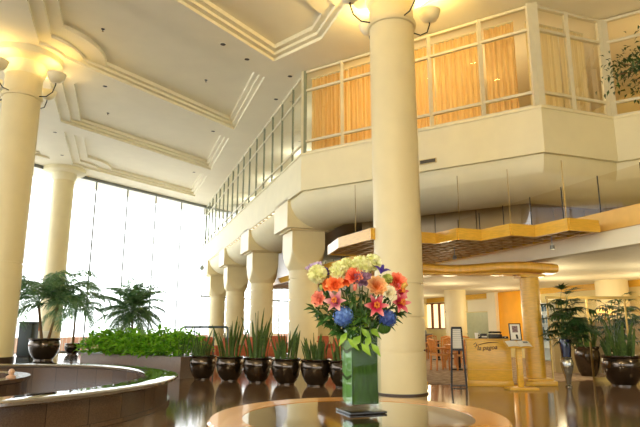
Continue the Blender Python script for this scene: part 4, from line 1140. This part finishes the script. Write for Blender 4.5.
MB().bbox((0, 0, .45), (3.6, .6, .9), .01).build('body', mat('dark_counter', (70, 58, 66), .4), sb); MB().bbox((0, 0, .92), (3.7, .66, .04), .008).build('worktop', mat('grey_worktop', (150, 140, 140), .3), sb)
for i in range(7):
    t = thing('serving_dish', sb.location + Matrix.Rotation(ROT, 4, 'Z') @ Vector((-1.5 + .5 * i, 0, .94)), '%s silver covered dish from the left along the buffet counter' % ('first second third fourth fifth sixth seventh'.split()[i]), 'dish', group='dishes on the buffet')
    MB().lathe([(.001, 0), (.14, 0), (.17, .06), (.001, .06)], 20).build('tray', STEEL, t); MB().lathe([(.16, .06), (.13, .16), (.05, .21), (.001, .22)], 20).ball((0, 0, .235), .02, 8, 6).build('cover', STEEL, t)

# lounge between gallery row and glass wall
TERRA = mat('terracotta_fabric', (190, 104, 74), .85, var=.12, scale=12)
def armchair():
    t = thing('lounge_chair', (0, 0, 0), 'x', 'armchair', group='lounge armchairs')
    MB().bbox((0, 0, .36), (.6, .62, .18), .05).build('seat', TERRA, t); MB().bbox((0, .32, .62), (.66, .14, .62), .05).build('backrest', TERRA, t)
    for sx in (-1, 1):
        MB().bbox((sx * .35, 0, .48), (.11, .66, .3), .04).build('armrest', TERRA, t)
        for sy in (-1, 1): MB().beam((sx * .33, sy * .28, 0), (sx * .31, sy * .26, .3), .045, .045).build('leg', CHW, t, smooth=False)
    return t
ac = armchair(); k = 0
for x, y, Y, rz, lb in ((237, 350, 19, 2.6, 'terracotta lounge chair seen between the first and second potted snake plants'), (246, 349, 20.5, -.6, 'terracotta lounge chair just left of the second gallery column'), (271, 350, 19.5, 2.2, 'terracotta lounge chair between the nearest two gallery columns'), (281, 348, 22.5, .4, 'terracotta lounge chair farther back between the nearest gallery columns'),
                    (214, 350, 20, 1.2, 'terracotta lounge chair behind the snake plant nearest the hedge'), (332, 350, 18.5, -2.2, 'terracotta lounge chair glimpsed left of the glass vase'), (326, 346, 22, .6, 'terracotta lounge chair farther back left of the bouquet')):
    p2 = on_y(x, y, Y); loc = (p2.x, Y, 0)
    if k == 0: ac.location = loc; ac.rotation_euler = (0, 0, rz); ac['label'] = lb
    else: dup(ac, loc, rz, lb)
    k += 1
for x, Y, lb in ((258, 21.5, 'small round lounge table behind the third snake plant'), (330, 20.3, 'small round lounge table beyond the vase')):
    p2 = on_y(x, 350, Y); t = thing('coffee_table', (p2.x, Y, 0), lb, 'table', group='lounge tables')
    MB().lathe([(.001, .45), (.36, .45), (.36, .49), (.001, .49)], 28).build('table_top', CHW, t); MB().lathe([(.2, 0), (.2, .03), (.04, .05), (.04, .45)], 16).build('pedestal', BLACK, t)
# handrail behind the first pots
a = on_y(183, 327, 16.9); b_ = on_y(226, 327, 16.9)
hr = thing('handrail', ((a.x + b_.x) / 2, 16.9, 0), 'grey metal handrail behind the snake plants nearest the hedge', 'handrail')
hw = (b_.x - a.x) / 2; RAILM = mat('teal_grey_metal', (84, 100, 104), .35, .6)
MB().tube([(-hw - .18, 0, .72), (-hw - .05, 0, a.z - .05), (-hw + .03, 0, a.z), (hw, 0, a.z), (hw + .05, 0, a.z - .03), (hw + .06, 0, a.z - .12)], .035, 10).build('rail', RAILM, hr)
for x in (-hw * .45, hw * .45): MB().tube([(x, 0, 0), (x, 0, a.z)], .02, 8).build('baluster', RAILM, hr)
MB().tube([(-hw - .18, 0, .72), (-hw - .18, 0, 0)], .03, 8).build('newel', RAILM, hr)
MB().tube([(hw + .06, 0, a.z - .12), (hw + .06, 0, 0)], .03, 8).build('newel', RAILM, hr)
# dark bin and terracotta flowerpot beyond the left column
o = on_z(26, 356, .27); bn = thing('litter_bin', (o.x, o.y, .27), 'dark green upright bin right behind the leftmost column', 'bin')
MB().bbox((0, 0, .58), (.48, .48, 1.12), .03).build('body', mat('bin_green', (24, 40, 34), .4), bn); MB().bbox((0, 0, 1.17), (.52, .52, .06), .02).build('lid', BLACK, bn)
MB().bbox((0, 0, .015), (.44, .44, .03), .01).build('foot', BLACK, bn)
o = on_z(36, 352, .27); pd = thing('plant_pedestal', (o.x, o.y, .27), 'low white slatted pedestal left of the drooping palm', 'pedestal')
mb = MB()
for i in range(5): mb.box((0, 0, .08 + .14 * i), (1.3, .5, .09))
mb.box((0, .0, .4), (1.2, .4, .8)); mb.build('slats', CREAMW, pd, smooth=False); MB().bbox((0, 0, .83), (1.36, .56, .05), .01).build('cap', CREAMW, pd)
fpz = thing('terracotta_flowerpot', (o.x - .1, o.y, 1.125), 'orange terracotta flowerpot on the white slatted pedestal', 'flowerpot')
MB().lathe([(.001, 0), (.16, 0), (.22, .3), (.25, .3), (.25, .36), (.21, .36), (.18, .1), (.001, .1)], 24).build('pot', mat('terracotta', (204, 112, 62), .8, var=.1), fpz); MB().lathe([(.001, .31), (.2, .31)], 20).build('soil', SOIL, fpz)
# brick-red parapet outside the glass
aa, bb = (ww0[0] + 3.5 * nrm[0], ww0[1] + 3.5 * nrm[1]), (ww1[0] + 3.5 * nrm[0], ww1[1] + 3.5 * nrm[1])
wallseg(aa, bb, -.05, .72, .25, 'wall_terrace', tiled('pink_brick', (214, 162, 140), (204, 148, 126), (214, 198, 182), .3, .8, .02), 'low brick parapet of the terrace outside')
# ================================================================== LAMPS ON COLUMNS, CURTAINS, SMALL FITTINGS
BOWL = mat('bowl_lamp_paint', (234, 224, 192), .45, 0, .04)
RIM_N = 0
def uplight(c, zr, label, angs, R=1.05, rise=.62, energy=120):
    t = thing('column_uplight', (c[0], c[1], zr), label, 'light fixture')
    MB().lathe([(.5, -.07), (.545, -.06), (.56, 0), (.545, .06), (.5, .07)], 48).build('ring', COLM, t)
    for a in angs:
        a = math.radians(a); d = Vector((math.cos(a), math.sin(a), 0))
        pts = [d * .54, d * .78 + Vector((0, 0, -.02)), d * .97 + Vector((0, 0, .1)), d * R + Vector((0, 0, .32)), d * R + Vector((0, 0, rise - .2))]
        am = MB().tube(pts, .016, 6).build('arm', BLACK, t)
        bw = MB().lathe([(.001, -.25), (.08, -.24), (.17, -.19), (.235, -.09), (.26, .01), (.27, .03), (.25, .03), (.18, -.13), (.001, -.2)], 28, tuple(d * R + Vector((0, 0, rise)))).build('bowl', BOWL, t)
        MB().ball(tuple(d * R + Vector((0, 0, rise - .06))), .06, 10, 8).build('bulb', emit('warm_bulb', (255, 214, 140), 12), bw)
        p = Vector((c[0], c[1], zr)) + d * R + Vector((0, 0, rise + .06))
        light('bowl_light', 'POINT', p, energy, (1, .70, .24), .12)
    return t
uplight(MAINP, 8.0, 'ring of bowl uplights around the tall column behind the flowers', (203, 113, 23, -67), energy=ENG * 2.6)
c1 = W(*LCOL[0]); uplight((c1.x, c1.y), 7.85, 'ring of bowl uplights around the leftmost column', (-100, -10, 80, 170), energy=ENG * .6)
# curtains behind the gallery windows
CURT = mat('amber_curtain', (226, 188, 126), .8, var=.1, scale=6, stretch=(8, 8, .3), rgb2=(242, 216, 164), trans=.5)
CURC = mat('cream_curtain', (226, 210, 160), .8, var=.1, scale=6, stretch=(8, 8, .3), rgb2=(240, 226, 184), trans=.5)
def curtain(a, b, s0, s1, label, m, inn=.5, z0=ZS + .02, z1=ZT - .12, seed=1, group=None):
    r = random.Random(seed); A, B = W(*a), W(*b); L = (B - A).length; d = (B - A).normalized(); n = Vector((-d.y, d.x, 0))
    root = thing('curtain', A + n * inn + d * (L * (s0 + s1) / 2) + Vector((0, 0, z0)), label, 'curtain', group=group)
    w = L * (s1 - s0); ph = r.uniform(0, 6); f1 = 2 * PI / .145
    def fn(s, t):
        x = (s - .5) * w
        y = .035 * math.sin(f1 * x + ph + .5 * math.sin(3 * x)) + .012 * math.sin(2.7 * f1 * x)
        return d * x + n * y + Vector((0, 0, t * (z1 - z0)))
    MB().grid(fn, int(w / .018), 3).build('fabric', m, root)
    MB().beam(d * (-w / 2) + Vector((0, 0, z1 - z0 + .02)), d * (w / 2) + Vector((0, 0, z1 - z0 + .02)), .05, .04).build('rail', FRAMEW, root, smooth=False)
nm = ['just right of the gallery corner', 'left of the tall column', 'hidden partly by the tall column', 'just right of the tall column', 'next to the bay']
for i in range(5):
    s1 = (i + 1) / 5 - .004
    if i == 4: s1 = .2 * 4 + .115
    curtain(PATH[1], PATH[2], i / 5 + .004, s1, 'amber pleated curtain in the gallery window ' + nm[i], CURT, seed=i, group='amber gallery curtains')
for i, lb in enumerate(('cream pleated curtain in the left half of the bay window', 'cream pleated curtain in the right half of the bay window')):
    curtain(PATH[2], PATH[3], i / 2 + (.06 if i == 0 else .01), (i + 1) / 2 - (.02 if i == 0 else .12), lb, CURC, seed=9 + i, z1=ZT - .3, group='cream bay curtains', inn=.42)
# slot grille in the parapet
g = on_v(428, 162, 0.0) if False else None
A_, B_ = W(*PATH[1]), W(*PATH[2]); dA = (B_ - A_).normalized(); nA = Vector((-dA.y, dA.x, 0))
def on_front(x, y):
    d = _ray(x, y); n = nA; t = (A_.x * n.x + A_.y * n.y) / (d[0] * n.x + d[1] * n.y)
    return Vector((d[0] * t, d[1] * t, EYE + d[2] * t))
g = on_front(428, 161.5)
vt = thing('slot_vent', g - nA * .012, 'dark slot vent in the parapet right of the tall column', 'vent', math.atan2(dA.y, dA.x))
MB().box((0, 0, 0), (.42, .02, .1)).build('slot', mat('dark_slot', (70, 64, 50), .6), vt, smooth=False)
mb = MB()
for z in (-.055, .055): mb.box((0, -.004, z), (.46, .03, .015))
for x in (-.22, .22): mb.box((x, -.004, 0), (.015, .03, .12))
mb.build('frame', TAN, vt, smooth=False)
# strip lights under the parapet between the gallery columns
for k in range(4):
    ua, ub = CPOS[k][0] + .9, (CPOS[k][0] + 4.8 if k < 3 else 35.3)
    t = thing('strip_light', W((ua + ub) / 2, 4.853, ZF - .024), 'strip of small lights under the parapet beyond the %s gallery column' % ORD[k], 'light strip', ROT, 'parapet light strips')
    L_ = ub - ua
    MB().box((0, 0, 0), (.08, L_, .04)).build('housing', TAN, t, smooth=False)
    n_ = int(L_ / .5)
    for i in range(n_): MB().box((0, -L_ / 2 + (i + .5) * L_ / n_, -.023), (.06, .2, .01)).build('lens', emit('strip_lens', (255, 240, 210), 1.5), t, smooth=False)
# recessed ceiling lights and sprinklers
DARK = mat('dark_can', (52, 46, 38), .5)
for i, (x, y, z, lb) in enumerate(((223, 44, ZC, 'recessed ceiling light nearest the big coffer edge, upper one'), (247, 59, ZC, 'recessed ceiling light just left of the big coffer corner'), (213, 131, ZC, 'recessed ceiling light beside the end of the second coffer'), (194, 172, ZC, 'recessed ceiling light beside the end of the third coffer'), (105, 86, ZC, 'recessed ceiling light on the beam right of the leftmost column'), (62, 155, ZC, 'recessed ceiling light on the beam before the far column'),
        (290, 76, ZC, 'recessed ceiling light closest to the gallery corner'), (276, 99, ZC, 'recessed ceiling light above the second gallery window'), (55, 132, ZC, 'recessed ceiling light on the long beam between the two left columns'))):
    t = thing('ceiling_downlight', on_z(x, y, z), lb, 'ceiling light', group='recessed ceiling lights')
    MB().lathe([(.1, 0), (.1, -.012), (.075, -.012)], 20).build('trim_ring', CREAMW, t); MB().lathe([(.075, -.012), (.06, -.004), (.001, -.004)], 20).build('lens', DARK, t)
for x, y, lb in ((103, 29, 'sprinkler head in the coffer beside the leftmost column'), (108, 113, 'sprinkler head in the second coffer'), (206, 80, 'sprinkler head in the coffer above the window row')):
    t = thing('sprinkler', on_z(x, y, ZL[3]), lb, 'sprinkler', group='ceiling sprinklers')
    MB().lathe([(.05, 0), (.05, -.01), (.015, -.02), (.015, -.07)], 12).build('body', DARK, t); MB().lathe([(.001, -.07), (.03, -.075), (.001, -.08)], 10).build('deflector', BRASS, t)
# dome camera under the far end of the gallery
t = thing('security_camera', on_v(201.5, 268, 4.75), 'small grey dome camera at the far end of the gallery front', 'camera')
MB().ball((0, 0, 0), .16, 14, 8).build('dome', STEEL, t); MB().beam((0, 0, 0), Vector(W(.0, .35, .3)), .06, .06).build('bracket', STEEL, t)
# ================================================================== CAMERA, SKY, LAMPS
cam = bpy.data.cameras.new('camera'); co = bpy.data.objects.new('camera', cam); COL.objects.link(co)
co.location = (0, 0, EYE); co.rotation_euler = (PI / 2 + PITCH, 0, 0)
cam.sensor_width = 36; cam.lens = FPX / 640 * 36; cam.clip_end = 300; cam.clip_start = .05
S.camera = co
w = bpy.data.worlds.new('daylight'); S.world = w; w.use_nodes = True
bg = w.node_tree.nodes['Background']; bg.inputs['Color'].default_value = (.95, .98, 1, 1); bg.inputs['Strength'].default_value = 3.6
S.view_settings.view_transform = 'Standard'; S.view_settings.look = 'None'; S.view_settings.gamma = 1
S.view_settings.use_curve_mapping = False
S.view_settings.exposure = .38
S.cycles.max_bounces = 10; S.cycles.diffuse_bounces = 6; S.cycles.transparent_max_bounces = 24
S.cycles.sample_clamp_indirect = 6
WARM = (1, .62, .25); SOFT = (1, .84, .6)
def pl(name, p, e, c=WARM, size=.15): light(name, 'POINT', p, e, c, size)
for q, e in (((14, 7.0), 70), ((12.4, 8.2), 65), ((11.6, 8.9), 14)): pl('gallery_room_light', W(q[0] + .6, q[1] + .8, 7.7), e, (1, .74, .42), .3)
pl('gallery_room_light', W(11.2, 10.6, 7.7), 16, SOFT, .3)
pl('gallery_room_light', W(9.2, 12.6, 7.7), 30, (1, .66, .3), .3)
for u in (18, 23, 28, 33): pl('gallery_room_light', W(u, 7.2, 8.5), 60, (1, .95, .82), .3)  # pale point lights added to brighten the rooms along the long front
for q in ((11.5, 10.5), (14, 13), (12, 14.5), (17, 11), (18.5, 14.3), (21.5, 11), (24, 14), (10, 12.5), (7, 11), (15.5, 7.6)): pl('restaurant_lamp', W(q[0], q[1], 1.9), 42, (1, .84, .52), .3)
for p in ((-5, -2.5, 6.5), (-1, -6, 6)): pl('lobby_fill', p, 850, (1, .85, .56), .5)  # unseen warm fill lights added behind the camera, no fittings
